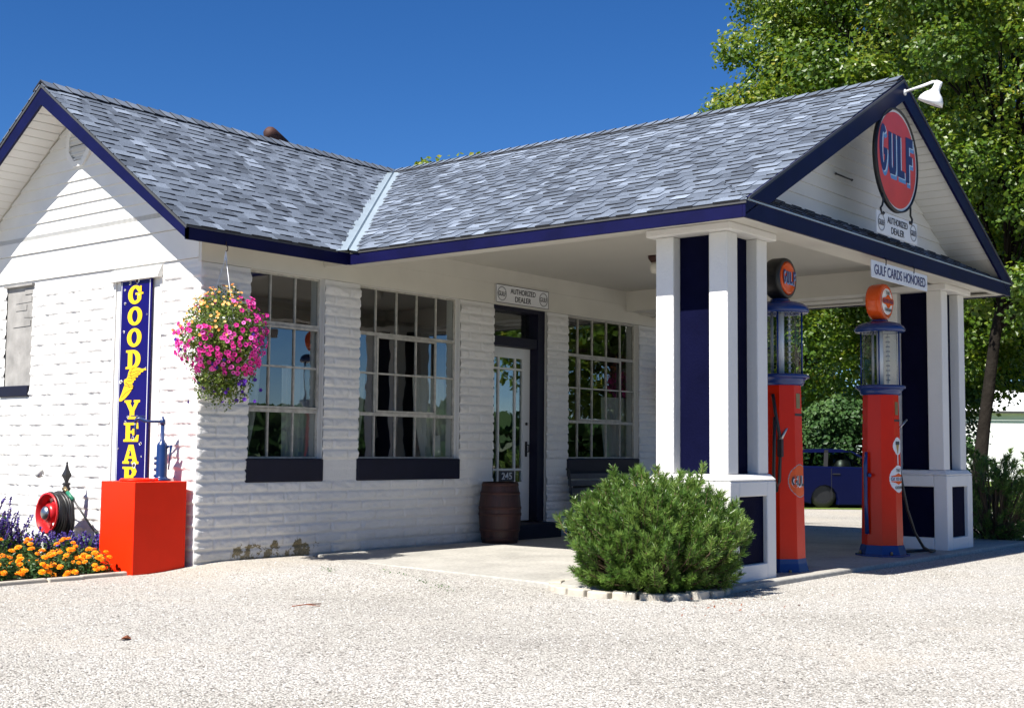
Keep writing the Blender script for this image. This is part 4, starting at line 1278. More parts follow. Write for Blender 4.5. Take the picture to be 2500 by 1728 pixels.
def gas_pump(c, label, z0, orange_globe):
    p = thing('gas_pump', label, 'gas pump', (c[0], c[1], z0), 'visible cylinder gas pumps on the canopy island')
    # flanged base
    b = MB()
    rings = [octp(.245, z0, c), octp(.245, z0 + .018, c), octp(.215, z0 + .022, c), octp(.195, z0 + .10, c), octp(.190, .11, c)]
    b.add(rings[0], [tuple(range(8))[::-1]], 'pumpblue'); loft(b, rings, 'pumpblue'); b.add(rings[-1], [tuple(range(8))], 'pumpblue')
    pb = b.build('base', p)
    for k in range(4):
        a = PI / 4 + k * PI / 2
        b = MB(); b.lathe([(.013, 0), (.013, .028), (.006, .034), (0, .034)], 'brass', (c[0] + .23 * math.cos(a), c[1] + .23 * math.sin(a), z0 + .019), 8); b.build('bolt', pb)
    b = MB(); rings = [octp(pump_radius(z), z, c) for z in (.1105, .5, 1.0, 1.60)]
    loft(b, rings, 'pumpred'); b.add(rings[-1], [tuple(range(8))], 'pumpred'); col = b.build('column', p)
    # panel with window plate and slot near the top
    for (s0, s1, za, zb, m) in ((-.035, .035, 1.40, 1.53, 'brass'), (-.062, .062, 1.335, 1.355, 'iron')):
        b = MB(); ps = []
        for s, z in ((s0, za), (s1, za), (s1, zb), (s0, zb)): ps.append(wrap_oct(c, pump_radius(z), s, z, .003))
        b.prism(ps, (0, .002, 0), m); b.build('plate', col)
    b = MB(); b.lathe([(.165, 1.601), (.19, 1.602), (.205, 1.625), (.205, 1.64), (.235, 1.665), (.247, 1.668), (.247, 1.690), (.22, 1.70), (.17, 1.702)], 'pumpblue', (c[0], c[1], 0), 40)
    b.build('collar', p)
    b = MB(); b.lathe([(.170, 1.703), (.170, 2.235)], 'pumpglass', (c[0], c[1], 0), 40); g = b.build('glass_cylinder', p)
    b = MB(); b.lathe([(.034, 1.703), (.034, 2.235)], 'signwhite', (c[0], c[1], 0), 14)
    b.tube([(c[0] - .06, c[1] + .05, 1.703), (c[0] - .06, c[1] + .05, 2.235)], .014, 'ringgrey'); b.build('inner_tube', p)
    b = MB(); x_, y_ = c[0] + .055, c[1] - .06
    b.box(x_ - .014, x_ + .014, y_ - .003, y_ + .003, 1.72, 2.22, 'curtain')
    for k in range(10): b.lathe([(0, 0), (.022, 0), (.022, .012), (0, .012)], 'ringgrey', (x_, y_, 1.75 + k * .048), 8)
    b.build('gallon_markers', p)
    for k in range(4):
        a = math.radians(20 + 90 * k)
        b = MB(); b.tube([(c[0] + .185 * math.cos(a), c[1] + .185 * math.sin(a), 1.701), (c[0] + .185 * math.cos(a), c[1] + .185 * math.sin(a), 2.236)], .0085, 'pumpblue', 8); b.build('tie_rod', p)
    b = MB(); b.lathe([(.19, 2.236), (.238, 2.236), (.250, 2.250), (.248, 2.272), (.232, 2.298), (.20, 2.320), (.15, 2.336), (.085, 2.345), (.085, 2.362), (.07, 2.368), (0, 2.368)], 'pumpblue', (c[0], c[1], 0), 40)
    b.build('cap', p)
    # globe
    gc = Vector((c[0], c[1], 2.546)); gr = .183; hw = .078
    mo = 'globeorange' if orange_globe else 'black'
    b = MB(); b.lathe([(gr - .03, -hw), (gr - .008, -hw + .006), (gr, -hw + .03), (gr, hw - .03), (gr - .008, hw - .006), (gr - .03, hw)], mo, gc, 40, TX)
    b.lathe([(.07, -.178), (.075, -.19), (.0, -.19)], mo, gc, 16)
    gl = b.build('globe', p)
    for s in (-1, 1):
        b = MB(); b.lathe([(gr - .03, s * (hw - .001)), (gr - .06, s * (hw + .008)), (gr - .11, s * (hw + .014)), (0, s * (hw + .016))], 'globeorange' if not orange_globe else 'signface', gc, 40, TX)
        b.build('globe_face', gl)
    yf = gc.y - hw - .019
    if not orange_globe:
        gulf_letters(gl, gc.x - .004, yf, gc.z + .005, .235, .105)
    else:
        # white face with an orange centre, a band reading GOOD GULF
        shape_obj('globe_print', [EL(.5, .5, .5, .5), EL(.5, .5, .45, .45)], (gc.x, yf + .014, gc.z), (1, 0, 0), (0, 0, 1), .30, .30, 'globeorange', gl, .001)
        shape_obj('globe_print', [[(.0, .40), (.3, .33), (.42, .2), (.58, .2), (.7, .33), (1, .40), (1, .62), (.7, .68), (.58, .8), (.42, .8), (.3, .68), (0, .62)]], (gc.x, yf + .001, gc.z), (1, 0, 0), (0, 0, 1), .27, .22, 'globeorange', gl, .001)
        text_obj('lettering', 'GOOD GULF', (gc.x, yf - .001, gc.z + .002), (1, 0, 0), (0, 0, 1), .25, .042, 'letterblue', gl, .001, .03)
        text_obj('lettering', 'THAT', (gc.x, yf - .0005, gc.z + .085), (1, 0, 0), (0, 0, 1), .11, .035, 'signink', gl, .001, .02)
        text_obj('lettering', 'GASOLINE', (gc.x, yf - .0005, gc.z - .085), (1, 0, 0), (0, 0, 1), .16, .032, 'signink', gl, .001, .02)
    return p, col

pc = (3.13, -4.10, 0)
p1, col1 = gas_pump(pc, 'orange-red gas pump with dark GULF globe right of the sunlit pillar', -.03, False)
d = decal_disc(col1, pc, .775, .142, 'ringgrey', .0015, 'decal_ring', .136)
decal_disc(col1, pc, .775, .136, 'globeorange', .0012, 'decal')
def wr(c, zc, lift): return lambda u, v: wrap_oct(c, pump_radius(zc + v), u, zc + v, lift)
text_obj('lettering', 'GULF', (0, 0, 0), (1, 0, 0), (0, 0, 1), .235, .105, 'signwhite', col1, 0, .07, fn=lambda u, v: wr(pc, .775, .0025)(u + .006, v - .006))
text_obj('lettering', 'GULF', (0, 0, 0), (1, 0, 0), (0, 0, 1), .222, .092, 'signink', col1, 0, .03, fn=wr(pc, .775, .004))
qc = (5.29, -4.10, 0)
p2, col2 = gas_pump(qc, 'orange-red gas pump with bright orange globe near the far pillar', -.0, True)
decal_disc(col2, qc, .765, .135, 'signwhite', .0012, 'decal')
decal_disc(col2, qc, .765, .135, 'globeorange', .0020, 'decal_band', None, lambda x, z: abs(z) < .42 - .25 * min(1, abs(x)) and abs(x) < .9 and abs(z) > .17)
decal_disc(col2, qc, .765, .135, 'signwhite', .0024, 'decal_band', None, lambda x, z: abs(z) < .165)
text_obj('lettering', 'GOOD GULF', (0, 0, 0), (1, 0, 0), (0, 0, 1), .245, .034, 'letterblue', col2, 0, .04, fn=wr(qc, .765, .004))
text_obj('lettering', 'THAT', (0, 0, 0), (1, 0, 0), (0, 0, 1), .11, .034, 'signink', col2, 0, .03, fn=wr(qc, .765 + .085, .003))
text_obj('lettering', 'GASOLINE', (0, 0, 0), (1, 0, 0), (0, 0, 1), .16, .030, 'signink', col2, 0, .03, fn=wr(qc, .765 - .085, .003))
decal_disc(col2, qc, 1.09, .088, 'signwhite', .0012, 'decal')
decal_disc(col2, qc, 1.09, .088, 'gold', .0020, 'decal', None, lambda x, z: z < .45 and z > -.85 and abs(x) < .52 * (z + 1.05) / 1.5)
decal_disc(col2, qc, 1.09, .088, 'signink', .0026, 'decal', None, lambda x, z: .15 < z < .52 and abs(x) < .55)
decal_disc(col2, qc, .97, .06, 'signwhite', .0010, 'decal', None, lambda x, z: abs(x) < .18)

# near pump: hose and nozzle on the diagonal face; far pump: lever and hose
b = MB()
A = wrap_oct(pc, pump_radius(1.5), -.245, 1.52, .028)
b.tube([A, A + Vector((-.02, -.03, -.15)), A + Vector((.015, -.05, -.34)), A + Vector((.03, -.05, -.5)), A + Vector((.01, -.05, -.75)), A + Vector((-.04, -.05, -.83)), A + Vector((-.075, -.04, -.70)), A + Vector((-.06, -.04, -.4)), A + Vector((-.03, -.03, -.2))], .015, 'black', 10)
b.build('hose', p1)
b = MB()
N0 = A + Vector((.005, -.065, -.40))
b.tube([N0, N0 + Vector((.06, -.02, .09)), N0 + Vector((.11, -.035, .14))], [.014, .011, .009], 'chrome', 10)
b.box(N0.x - .02, N0.x + .02, N0.y - .02, N0.y + .02, N0.z - .14, N0.z + .01, 'iron'); b.build('nozzle', p1)
b = MB()
B_ = Vector((pc[0] - .24, pc[1] - .0, .30))
b.tube([B_ + Vector((-.11, -.03, .35)), B_ + Vector((-.09, -.05, .05)), B_ + Vector((-.03, -.06, -.25)), B_ + Vector((0, -.07, -.31)), B_ + Vector((.03, -.07, -.325))], .016, 'black', 10)
b.build('hose', p1)
b = MB(); b.tube([(pc[0] + .20, pc[1] - .03, 2.22), (pc[0] + .245, pc[1] - .02, 2.2), (pc[0] + .245, pc[1] - .02, 1.70)], .006, 'iron'); b.build('side_cable', p1)
b = MB()
Lx = qc[0] - .205
b.tube([(Lx, qc[1] + .07, 1.03), (Lx - .01, qc[1] + .075, .9), (Lx - .01, qc[1] + .075, .55), (Lx, qc[1] + .07, .22)], [.014, .02, .018, .022], 'pumpblue', 10)
b.tube([(Lx + .05, qc[1] + .06, .80), (Lx - .02, qc[1] + .03, .80)], .02, 'pumpblue', 8); b.build('pump_lever', p2)
b = MB()
b.tube([(qc[0] + .17, qc[1] - .10, .98), (qc[0] + .20, qc[1] - .13, .72), (qc[0] + .25, qc[1] - .16, .46), (qc[0] + .34, qc[1] - .20, .22), (qc[0] + .46, qc[1] - .24, .07), (qc[0] + .60, qc[1] - .26, .020), (qc[0] + .76, qc[1] - .24, .018), (qc[0] + .78, qc[1] - .14, .018), (qc[0] + .55, qc[1] - .08, .018), (qc[0] + .24, qc[1] - .04, .02)], .015, 'black', 10)
b.build('hose', p2)
b = MB(); b.tube([(qc[0] + .10, qc[1] - .16, 1.28), (qc[0] + .20, qc[1] - .19, 1.36)], .009, 'chrome'); b.build('nozzle', p2)

# ------------------------------------------------------------------ cabinet, oil pump
BX0, BX1, BY0, BY1, BZ0, BZ1 = -.606, -.07, .03, .53, -.10, .72
cab = thing('oil_cabinet', 'bright orange-red metal cabinet standing at the building corner', 'cabinet', ((BX0 + BX1) / 2, .28, BZ0))
b = MB(); b.box(BX0, BX1, BY0, BY1, BZ0, BZ1, 'red'); b.build('cabinet_body', cab, .006, 3)
b = MB(); b.lathe([(.145, .0), (.15, .012), (.135, .024), (.0, .028)], 'red', (-.42, .27, BZ1 + .001), 32)
b.tube([(-.28, .22, BZ1 + .012), (-.25, .20, BZ1 + .014)], .012, 'red'); b.build('lid', cab)
op = thing('oil_pump', 'small blue hand oil pump with bent spout on top of the cabinet', 'oil pump', (-.17, .27, BZ1))
ox, oy = -.17, .27
b = MB(); b.lathe([(.082, .0), (.085, .012), (.055, .026), (.048, .04), (.047, .31), (.040, .33), (.026, .345), (.022, .36), (.0175, .362), (.0175, .50)], 'jackblue', (ox, oy, BZ1 + .0008), 24)
b.lathe([(.024, .50), (.024, .54), (.012, .55), (.006, .575), (0, .575)], 'jackblue', (ox, oy, BZ1), 16); b.build('pump_body', op)
b = MB(); U_ = Vector((-.63, .77, 0))
e0 = Vector((ox, oy, BZ1 + .525))
b.tube([e0, e0 + U_ * .14, e0 + U_ * .16 + Vector((0, 0, .004)), e0 + U_ * .205 + Vector((0, 0, .028)), e0 + U_ * .235 + Vector((0, 0, .02)), e0 + U_ * .245 + Vector((0, 0, -.01))], [.011, .011, .016, .016, .018, .016], 'jackblue', 10)
b.tube([e0 + U_ * .245, e0 + U_ * .245 + Vector((0, 0, -.12))], [.012, .007], 'jackblue', 8)
b.tube([e0 + U_ * .16 + Vector((0, 0, .045)), e0 + U_ * .29 + Vector((0, 0, .05))], .005, 'jackblue', 6); b.build('spout', op)
b = MB(); Rr = Vector((.63, -.77, 0))
h0 = Vector((ox, oy, BZ1 + .30))
b.tube([h0 + Rr * .045, h0 + Rr * .08 + Vector((0, 0, .01)), h0 + Rr * .075 + Vector((0, 0, -.05)), h0 + Rr * .062 + Vector((0, 0, -.20))], [.014, .016, .009, .006], 'jackblue', 8); b.build('handle', op)
b = MB()
for z in (.045, .10, .155, .20):
    q = Vector((ox, oy, BZ1 + z)) - Rr * .045
    b.tube([q, q - Rr * .022], [.017, .012], 'jackblue', 8)
b.build('valve_knob', op)

# ------------------------------------------------------------------ hose reel made of a red wheel on a finial post
reel = thing('hose_reel', 'red wheel rim hose reel wound with black hose on a finial post', 'hose reel', (-.22, 1.68, -.07))
px_, py_ = -.22, 1.70
b = MB(); b.box(px_ - .022, px_ + .022, py_ - .022, py_ + .022, -.09, .60, 'iron'); b.lathe([(.04, .60), (.042, .62), (.03, .63), (.03, .65), (.04, .655), (.04, .668), (.018, .675), (.02, .69), (.047, .745), (.02, .80), (.008, .85), (.012, .862), (0, .875)], 'iron', (px_, py_, 0), 4, None, False, PI / 4)
b.build('post', reel)
nrm = Vector((-.998, .02, .03)).normalized()
wc = Vector((-.325, 1.735, .385))
Qm = nrm.to_track_quat('Z', 'Y').to_matrix().to_4x4() @ Matrix.Scale(.87, 4)
b = MB()
b.lathe([(.205, .088), (.222, .088), (.224, .072), (.19, .06), (.18, -.05), (.215, -.075), (.205, -.085), (.17, -.06), (.172, .03), (.192, .07), (.205, .088)], 'rimred', wc, 48, Qm); rim = b.build('wheel_rim', reel)
b = MB()
b.lathe([(.075, .085), (.105, .06), (.108, -.02), (.06, -.03)], 'rimred', wc, 28, Qm)
for k in range(6):
    a = k * PI / 3 + .3
    t = Vector((math.cos(a), math.sin(a), 0)); u = Vector((-math.sin(a), math.cos(a), 0))
    P = [t * .095 + u * .03 + Vector((0, 0, .03)), t * .095 - u * .03 + Vector((0, 0, .03)), t * .178 - u * .022 + Vector((0, 0, -.01)), t * .178 + u * .022 + Vector((0, 0, -.01))]
    b.prism([wc + (Qm @ p) for p in P], Qm @ Vector((0, 0, -.012)), 'rimred')
b.build('spokes', rim)
b = MB(); b.lathe([(.078, .086), (.074, .105), (.055, .122), (.028, .132), (0, .134)], 'chrome', wc, 28, Qm); b.build('hub_cap', rim)
b = MB(); r = random.Random(3); pts = []
NT = 8
for i in range(NT * 30 + 1):
    a = 2 * PI * i / 30; k = i / 30
    rad = .180 + .014 * (k / NT) + .008 * math.sin(k * 5.1) + (.07 * max(0, -math.sin(a)) * (k / NT))
    zz = .052 - .021 * k + .006 * math.sin(a * 2 + k)
    p = wc + Qm @ Vector((0, 0, zz)) + Vector((0, 0, 0))
    # circle in wheel plane; use world up so the coils sag downwards
    side = nrm.cross(Vector((0, 0, 1))).normalized(); up = side.cross(nrm).normalized()
    p = p + side * (rad * math.cos(a)) + up * (rad * math.sin(a))
    pts.append(p)
b.tube(pts, .016, 'black', 8); b.build('coiled_hose', reel)
b = MB(); b.tube([wc + Qm @ Vector((0, 0, -.02)), Vector((px_, py_, .39))], .02, 'iron'); b.build('axle', reel)

wand = thing('watering_wand', 'watering wand with green grip and pale head resting across the hose reel', 'watering wand', (-.30, 1.9, .77))
w0 = Vector((-.36, 1.93, .755)); w1 = Vector((-.31, 1.59, .625)); w2 = Vector((-.31, 1.40, .50)); w3 = Vector((-.33, 1.04, .25))
b = MB(); b.tube([w0, w1], .0055, 'signwhite'); b.build('rod', wand)
b = MB(); b.lathe([(0, -.012), (.03, -.02), (.044, 0), (.042, .028), (.02, .042), (0, .045)], 'curtain', w0, 20, Vector((-.35, .9, .35)).to_track_quat('Z', 'Y').to_matrix().to_4x4()); b.build('spray_head', wand)
b = MB(); b.tube([w1, w1.lerp(w2, .3)], [.02, .014], 'brass', 10); b.tube([w1.lerp(w2, .3), w1.lerp(w2, .85)], .018, 'green', 10); b.build('grip', wand)
b = MB(); b.tube([w1.lerp(w2, .85), w2, w3], [.012, .009, .009], 'black', 8); b.build('hose_tail', wand)

# ------------------------------------------------------------------ barrel and bench
bar = thing('barrel', 'dark red-brown wooden barrel standing beside the door', 'barrel', (3.87, -.30, 0))
bx_, by_ = 3.87, -.30
b = MB()
prof = []
for i in range(13):
    t = i / 12; prof.append((.195 + .038 * math.sin(PI * t), .665 * t))
b.lathe(prof, 'barrel', (bx_, by_, 0), 36); b.lathe([(.185, .652), (0, .652)], 'barrel', (bx_, by_, 0.015), 36); b.build('staves', bar)
for z in (.03, .13, .30, .37, .53, .625):
    t = z / .665; r0 = .197 + .038 * math.sin(PI * t); t2 = (z + .03) / .665; r2_ = .197 + .038 * math.sin(PI * t2)
    b = MB(); b.lathe([(r0, z), (r0 + .003, z + .001), (r2_ + .003, z + .029), (r2_, z + .03)], 'rust', (bx_, by_, 0), 36); b.build('hoop', bar)

bench = thing('bench', 'dark slatted bench with black iron ends under the window', 'bench', (6.15, -.35, 0))
for i in range(4):
    z = .42 + i * .085; y = -.16 + .012 * i
    b = MB(); b.box(5.38, 6.95, y, y + .022, z, z + .065, 'benchgrey'); b.build('back_slat', bench, .003)
for i in range(5):
    y = -.56 + i * .085
    b = MB(); b.box(5.38, 6.95, y, y + .07, .385, .405, 'benchgrey'); b.build('seat_slat', bench, .003)
for x in (5.37, 6.93):
    b = MB()
    b.tube([(x, -.58, .02), (x, -.55, .2), (x, -.57, .38), (x, -.2, .375), (x, -.16, .2), (x, -.12, .02)], .016, 'iron')
    b.tube([(x, -.2, .375), (x, -.17, .5), (x, -.13, .77), (x, -.10, .80)], .016, 'iron')
    b.tube([(x, -.57, .38), (x, -.59, .56), (x, -.54, .60), (x, -.2, .58)], .014, 'iron'); b.build('end_frame', bench)

# ------------------------------------------------------------------ hanging flower baskets
def leaf_quads(P, Nn, size, rs, asp=.6, fold=.0):
    """P (n,3) centres, Nn (n,3) rough normals; returns verts, faces (quads)"""
    n = len(P)
    t = rs.normal(size=(n, 3)); Nn = Nn / (np.linalg.norm(Nn, axis=1, keepdims=True) + 1e-9)
    t = t - Nn * (t * Nn).sum(1, keepdims=True); t /= np.linalg.norm(t, axis=1, keepdims=True) + 1e-9
    w = np.cross(Nn, t)
    s = (np.ones(n) * size if np.isscalar(size) else size)[:, None]
    v = np.stack([P - t * s * .5, P + w * s * asp * .5 + Nn * s * fold, P + t * s * .5, P - w * s * asp * .5 + Nn * s * fold], 1).reshape(-1, 3)
    f = np.arange(n * 4).reshape(n, 4)
    return v, f

def unit(rs, n):
    v = rs.normal(size=(n, 3)); return v / np.linalg.norm(v, axis=1, keepdims=True)

def flower_basket(c, rx, ry, rz, hook_z, label, seed, dim=False):
    rs = np.random.RandomState(seed)
    root = thing('hanging_basket', label, 'hanging basket', (c[0], c[1], hook_z), 'flower baskets hanging along the front wall')
    C = np.array(c)
    def surf(n, lo=.75, hi=1.0):
        u = unit(rs, n); r = rs.uniform(lo, hi, n) * (1 + .16 * (vnoise(u[:, 0] * 3 + 9, u[:, 2] * 3 + u[:, 1] * 2 + 9, seed) - .5) * 2)
        # taper below: pear shape
        sc = np.where(u[:, 2] < 0, 1 - .38 * (-u[:, 2]) ** 1.3, 1.0)
        p = np.stack([u[:, 0] * rx * r * sc, u[:, 1] * ry * r * sc, u[:, 2] * rz * r], 1)
        return C + p, u
    n = 12500 if not dim else 3500
    P, U = surf(n, .35, 1.03)
    # trailing strands at the bottom
    k = 60; sp = []
    for i in range(k):
        a = rs.uniform(0, 2 * PI); r0 = rs.uniform(.1, .75); L = rs.uniform(.05, .26)
        for j in range(22):
            t = j / 22
            sp.append([C[0] + math.cos(a) * rx * r0 * (1 - .1 * t) + rs.normal() * .012, C[1] + math.sin(a) * ry * r0 + rs.normal() * .012, C[2] - rz * (.95 - .45 * r0) - L * t])
    sp = np.array(sp)
    P = np.concatenate([P, sp]); U = np.concatenate([U, unit(rs, len(sp))])
    v, f = leaf_quads(P, U + rs.normal(size=P.shape) * .9, rs.uniform(.020, .040, len(P)), rs, .55)
    np_mesh('foliage', v, f, ['basketleaf'], root, vals=rs.rand(len(f)))
    # blossoms: shallow five-lobed funnels
    def blossoms(name, P, U, R, m, eye=None):
        vs = []; fs = []; va = []; mi = []
        for p, u in zip(P, U):
            u = u / np.linalg.norm(u); a = np.cross(u, [0.3, .2, 1.]); a /= np.linalg.norm(a); b_ = np.cross(u, a)
            R_ = R * rs.uniform(.8, 1.15); b0 = len(vs); c0 = rs.rand()
            NN = 10
            vs.append(p - u * R_ * .35)
            for k in range(NN):
                t = 2 * PI * k / NN; vs.append(p + (a * math.cos(t) + b_ * math.sin(t)) * R_ * .34 - u * R_ * .08)
            for k in range(NN):
                t = 2 * PI * k / NN; q = R_ * (1.0 if k % 2 == 0 else .88); vs.append(p + (a * math.cos(t) + b_ * math.sin(t)) * q + u * R_ * rs.uniform(-.05, .12))
            for k in range(NN):
                j = (k + 1) % NN
                fs.append((b0, b0 + 1 + k, b0 + 1 + j)); va.append(c0); mi.append(1)
                fs.append((b0 + 1 + k, b0 + 1 + NN + k, b0 + 1 + NN + j)); va.append(c0); mi.append(0)
                fs.append((b0 + 1 + k, b0 + 1 + NN + j, b0 + 1 + j)); va.append(c0); mi.append(0)
        np_mesh(name, np.array(vs), np.array(fs), [m, eye or m], root, vals=va, mi=mi)
    cam_dir = np.array([-.77, -.63, .1])
    def pick(n, cond, lo=.98, hi=1.08):
        P, U = surf(n * 6, lo, hi); k = cond(U) & (U @ cam_dir > -.5)
        return P[k][:n], U[k][:n] + rs.normal(size=(min(n, k.sum()), 3)) * .25 + cam_dir * .35
    P, U = pick(330, lambda U: (U[:, 2] < .85) & (U[:, 2] > -.65) & ((U[:, 0] > -.25) | (U[:, 2] < .25)))
    blossoms('pink_blossoms', P, U, .0215, 'petalpink', 'petaleye')
    P, U = pick(130, lambda U: ((U[:, 2] > .55) & (U[:, 0] < .2)) | ((U[:, 2] > .05) & (U[:, 0] < -.5)))
    blossoms('apricot_blossoms', P, U, .0135, 'petalorange')
    P, U = pick(44, lambda U: (U[:, 2] < .3))
    P[:24, 2] = C[2] - rz * rs.uniform(.75, 1.22, 24)[:len(P[:24])]; P[:24, 0] = C[0] + rs.uniform(-.5, .5, 24) * rx
    blossoms('purple_blossoms', P, U, .019, 'petalpurple')
    b = MB(); b.lathe([(.0, -.15), (.11, -.14), (.15, -.02), (.155, .0), (.14, .0)], 'signwhite', (c[0], c[1], c[2] + rz * .45), 20); b.build('pot', root)
    b = MB()
    top = Vector((c[0], c[1], hook_z - .12))
    for k in range(3):
        a = 2 * PI * k / 3 + .4
        b.tube([top, (c[0] + .15 * math.cos(a), c[1] + .15 * math.sin(a), c[2] + rz * .45)], .0028, 'signwhite', 5)
    b.prism([(top.x - .018, top.y, top.z - .03), (top.x + .018, top.y, top.z - .03), (top.x + .004, top.y, top.z + .05), (top.x - .004, top.y, top.z + .05)], (0, .003, 0), 'signwhite')
    b.build('hanger', root)
    b = MB(); b.tube([(c[0], c[1], hook_z - .07), (c[0] + .018, c[1], hook_z - .06), (c[0] + .018, c[1], hook_z - .03), (c[0], c[1], hook_z - .015), (c[0], c[1], hook_z + .02)], .0045, 'rust', 6); b.build('hook', root)
    return root
flower_basket((-.045, -.40, 1.94), .39, .35, .44, 2.80, 'hanging basket overflowing with pink, apricot and purple flowers at the building corner', 5)
flower_basket((7.75, -.42, 2.0), .30, .28, .34, 3.10, 'shaded hanging flower basket by the wall half hidden behind the sunlit pillar', 9, True)

# ------------------------------------------------------------------ flower bed at the left
def bz(x, y): return float(gz(x, y))
b = MB()
pts = [(-.63, .12), (-1.1, .12), (-1.9, .06), (-2.45, .10), (-2.3, 2.4), (-1.2, 2.9), (-.03, 3.0), (-.03, .6), (-.63, .55)]
b.prism([(x, y, -.08) for x, y in pts], (0, 0, .035), 'soil'); tag(b.build('bed_soil'), kind='structure')
sx = -.62
r = random.Random(2)
for i in range(6):
    w = r.uniform(.30, .46); b = MB(); y = .085 - .03 * (i % 2) - .012 * i
    b.box(-w / 2 + .004, w / 2 - .004, -.028, .028, -.05, .022, 'stone')
    o = b.build('edging_stone', None, .012, 2); o.location = (sx - w / 2, y, -.055); o.rotation_euler = (0, 0, r.uniform(-.05, .05)); sx -= w
    tag(o, 'flat pale stone edging the flower bed left of the red cabinet', 'edging stone', 'edging stones along the flower bed')

def marigold(x, y, h, rad, seed, label):
    rs = np.random.RandomState(seed); z = bz(x, y) + .02
    root = thing('marigold', label, 'flower', (x, y, z), 'orange marigolds in the front of the bed')
    n = 800
    u = unit(rs, n); u[:, 2] = np.abs(u[:, 2])
    P = np.array([x, y, z]) + u * np.array([rad, rad, h]) * rs.uniform(.3, 1.0, (n, 1))
    v, f = leaf_quads(P, u + rs.normal(size=P.shape) * .8, rs.uniform(.025, .05, n), rs, .35)
    np_mesh('foliage', v, f, ['bedleaf'], root, vals=rs.rand(n) ** 1.6)
    vs = []; fs = []; va = []
    for k in range(rs.randint(13, 19)):
        q = unit(rs, 1)[0]; q[2] = abs(q[2]) * 1.0 + .05
        if q @ np.array([-.77, -.63, .35]) < -.15: q[:2] *= -1
        q /= np.linalg.norm(q)
        p = np.array([x, y, z]) + q * np.array([rad * 1.02, rad * 1.02, h * 1.05])
        R = rs.uniform(.020, .030)
        axis = np.array([q[0] * .5 - .2, q[1] * .5 - .15, 1.0]); axis /= np.linalg.norm(axis)
        a = np.cross(axis, [1, .2, 0]); a /= np.linalg.norm(a); b_ = np.cross(axis, a)
        for ring, (rr_, hh, NN) in enumerate(((1.0, .0, 9), (.78, .30, 8), (.5, .5, 6))):
            for j in range(NN):
                t = 2 * PI * (j + ring * .4) / NN; t2 = t + 2 * PI / NN * 1.1
                b0 = len(vs); tm = (t + t2) / 2
                vs += [p + axis * R * hh * .7, p + (a * math.cos(t) + b_ * math.sin(t)) * R * rr_ + axis * R * (hh + rs.uniform(-.1, .15)),
                       p + (a * math.cos(tm) + b_ * math.sin(tm)) * R * rr_ * 1.15 + axis * R * (hh - .05), p + (a * math.cos(t2) + b_ * math.sin(t2)) * R * rr_ + axis * R * (hh + rs.uniform(-.1, .15))]
                fs.append((b0, b0 + 1, b0 + 2, b0 + 3)); va.append(rs.rand())
    np_mesh('blossoms', np.array(vs), np.array(fs), ['marigold'], root, vals=va)
mspots = [(-.80, .30, .20, .16), (-1.08, .34, .21, .18), (-1.36, .30, .22, .18), (-1.64, .34, .23, .19), (-1.93, .36, .22, .18), (-.86, .62, .26, .15), (-1.20, .66, .27, .19), (-1.50, .68, .29, .19), (-1.80, .72, .30, .19)]
for i, (x, y, h, rad) in enumerate(mspots):
    marigold(x, y, h, rad, 40 + i, 'orange marigold plant in the front rows of the bed left of the red cabinet')

def salvia(x, y, h, rad, seed, label):
    rs = np.random.RandomState(seed); z = bz(x, y) + .02
    root = thing('salvia', label, 'flower', (x, y, z), 'purple salvia behind the marigolds')
    lv = []; ln = []; sv = []; sn = []
    stems = MB()
    for k in range(rs.randint(22, 28)):
        a = rs.uniform(0, 2 * PI); tilt = rs.uniform(.05, .55); L = h * rs.uniform(.65, 1.08)
        d = np.array([math.cos(a) * tilt, math.sin(a) * tilt, 1.]); d /= np.linalg.norm(d)
        p0 = np.array([x + math.cos(a) * rad * .3, y + math.sin(a) * rad * .3, z]); p1 = p0 + d * L
        stems.tube([tuple(p0), tuple(p1)], .003, 'stem', 4)
        for j in range(34):
            t = rs.uniform(.1, .74); lv.append(p0 + d * L * t + rs.normal(size=3) * .03); ln.append(rs.normal(size=3) + [0, 0, .8])
        for j in range(62):
            t = rs.uniform(.60, 1.0); sv.append(p0 + d * L * t + rs.normal(size=3) * .0075 * (1.5 - t)); sn.append(rs.normal(size=3))
    lv = np.array(lv); sv = np.array(sv)
    v, f = leaf_quads(lv, np.array(ln), rs.uniform(.03, .06, len(lv)), rs, .38); np_mesh('leaves', v, f, ['bedleaf'], root, vals=rs.rand(len(f)))
    v, f = leaf_quads(sv, np.array(sn), rs.uniform(.015, .027, len(sv)), rs, .7); np_mesh('flower_spikes', v, f, ['salvia'], root, vals=rs.rand(len(f)))
    stems.build('stems', root)
sspots = [(-.42, 1.12, .24, .14), (-.70, 1.02, .27, .16), (-1.0, 1.05, .34, .18), (-2.0, 1.6, .62, .2), (-1.4, .95, .44, .18), (-1.7, .95, .50, .18), (-1.15, 1.25, .44, .18), (-1.28, 1.15, .50, .2), (-1.55, 1.1, .60, .2), (-1.85, 1.15, .66, .2), (-1.15, 1.55, .40, .2), (-1.5, 1.6, .60, .2), (-.85, 1.5, .22, .16), (-.50, .80, .26, .13), (-1.3, 2.1, .5, .2)]
for i, (x, y, h, rad) in enumerate(sspots):
    salvia(x, y, h * 1.18, rad * 1.1, 70 + i, 'purple salvia plant with upright flower spikes behind the marigolds')

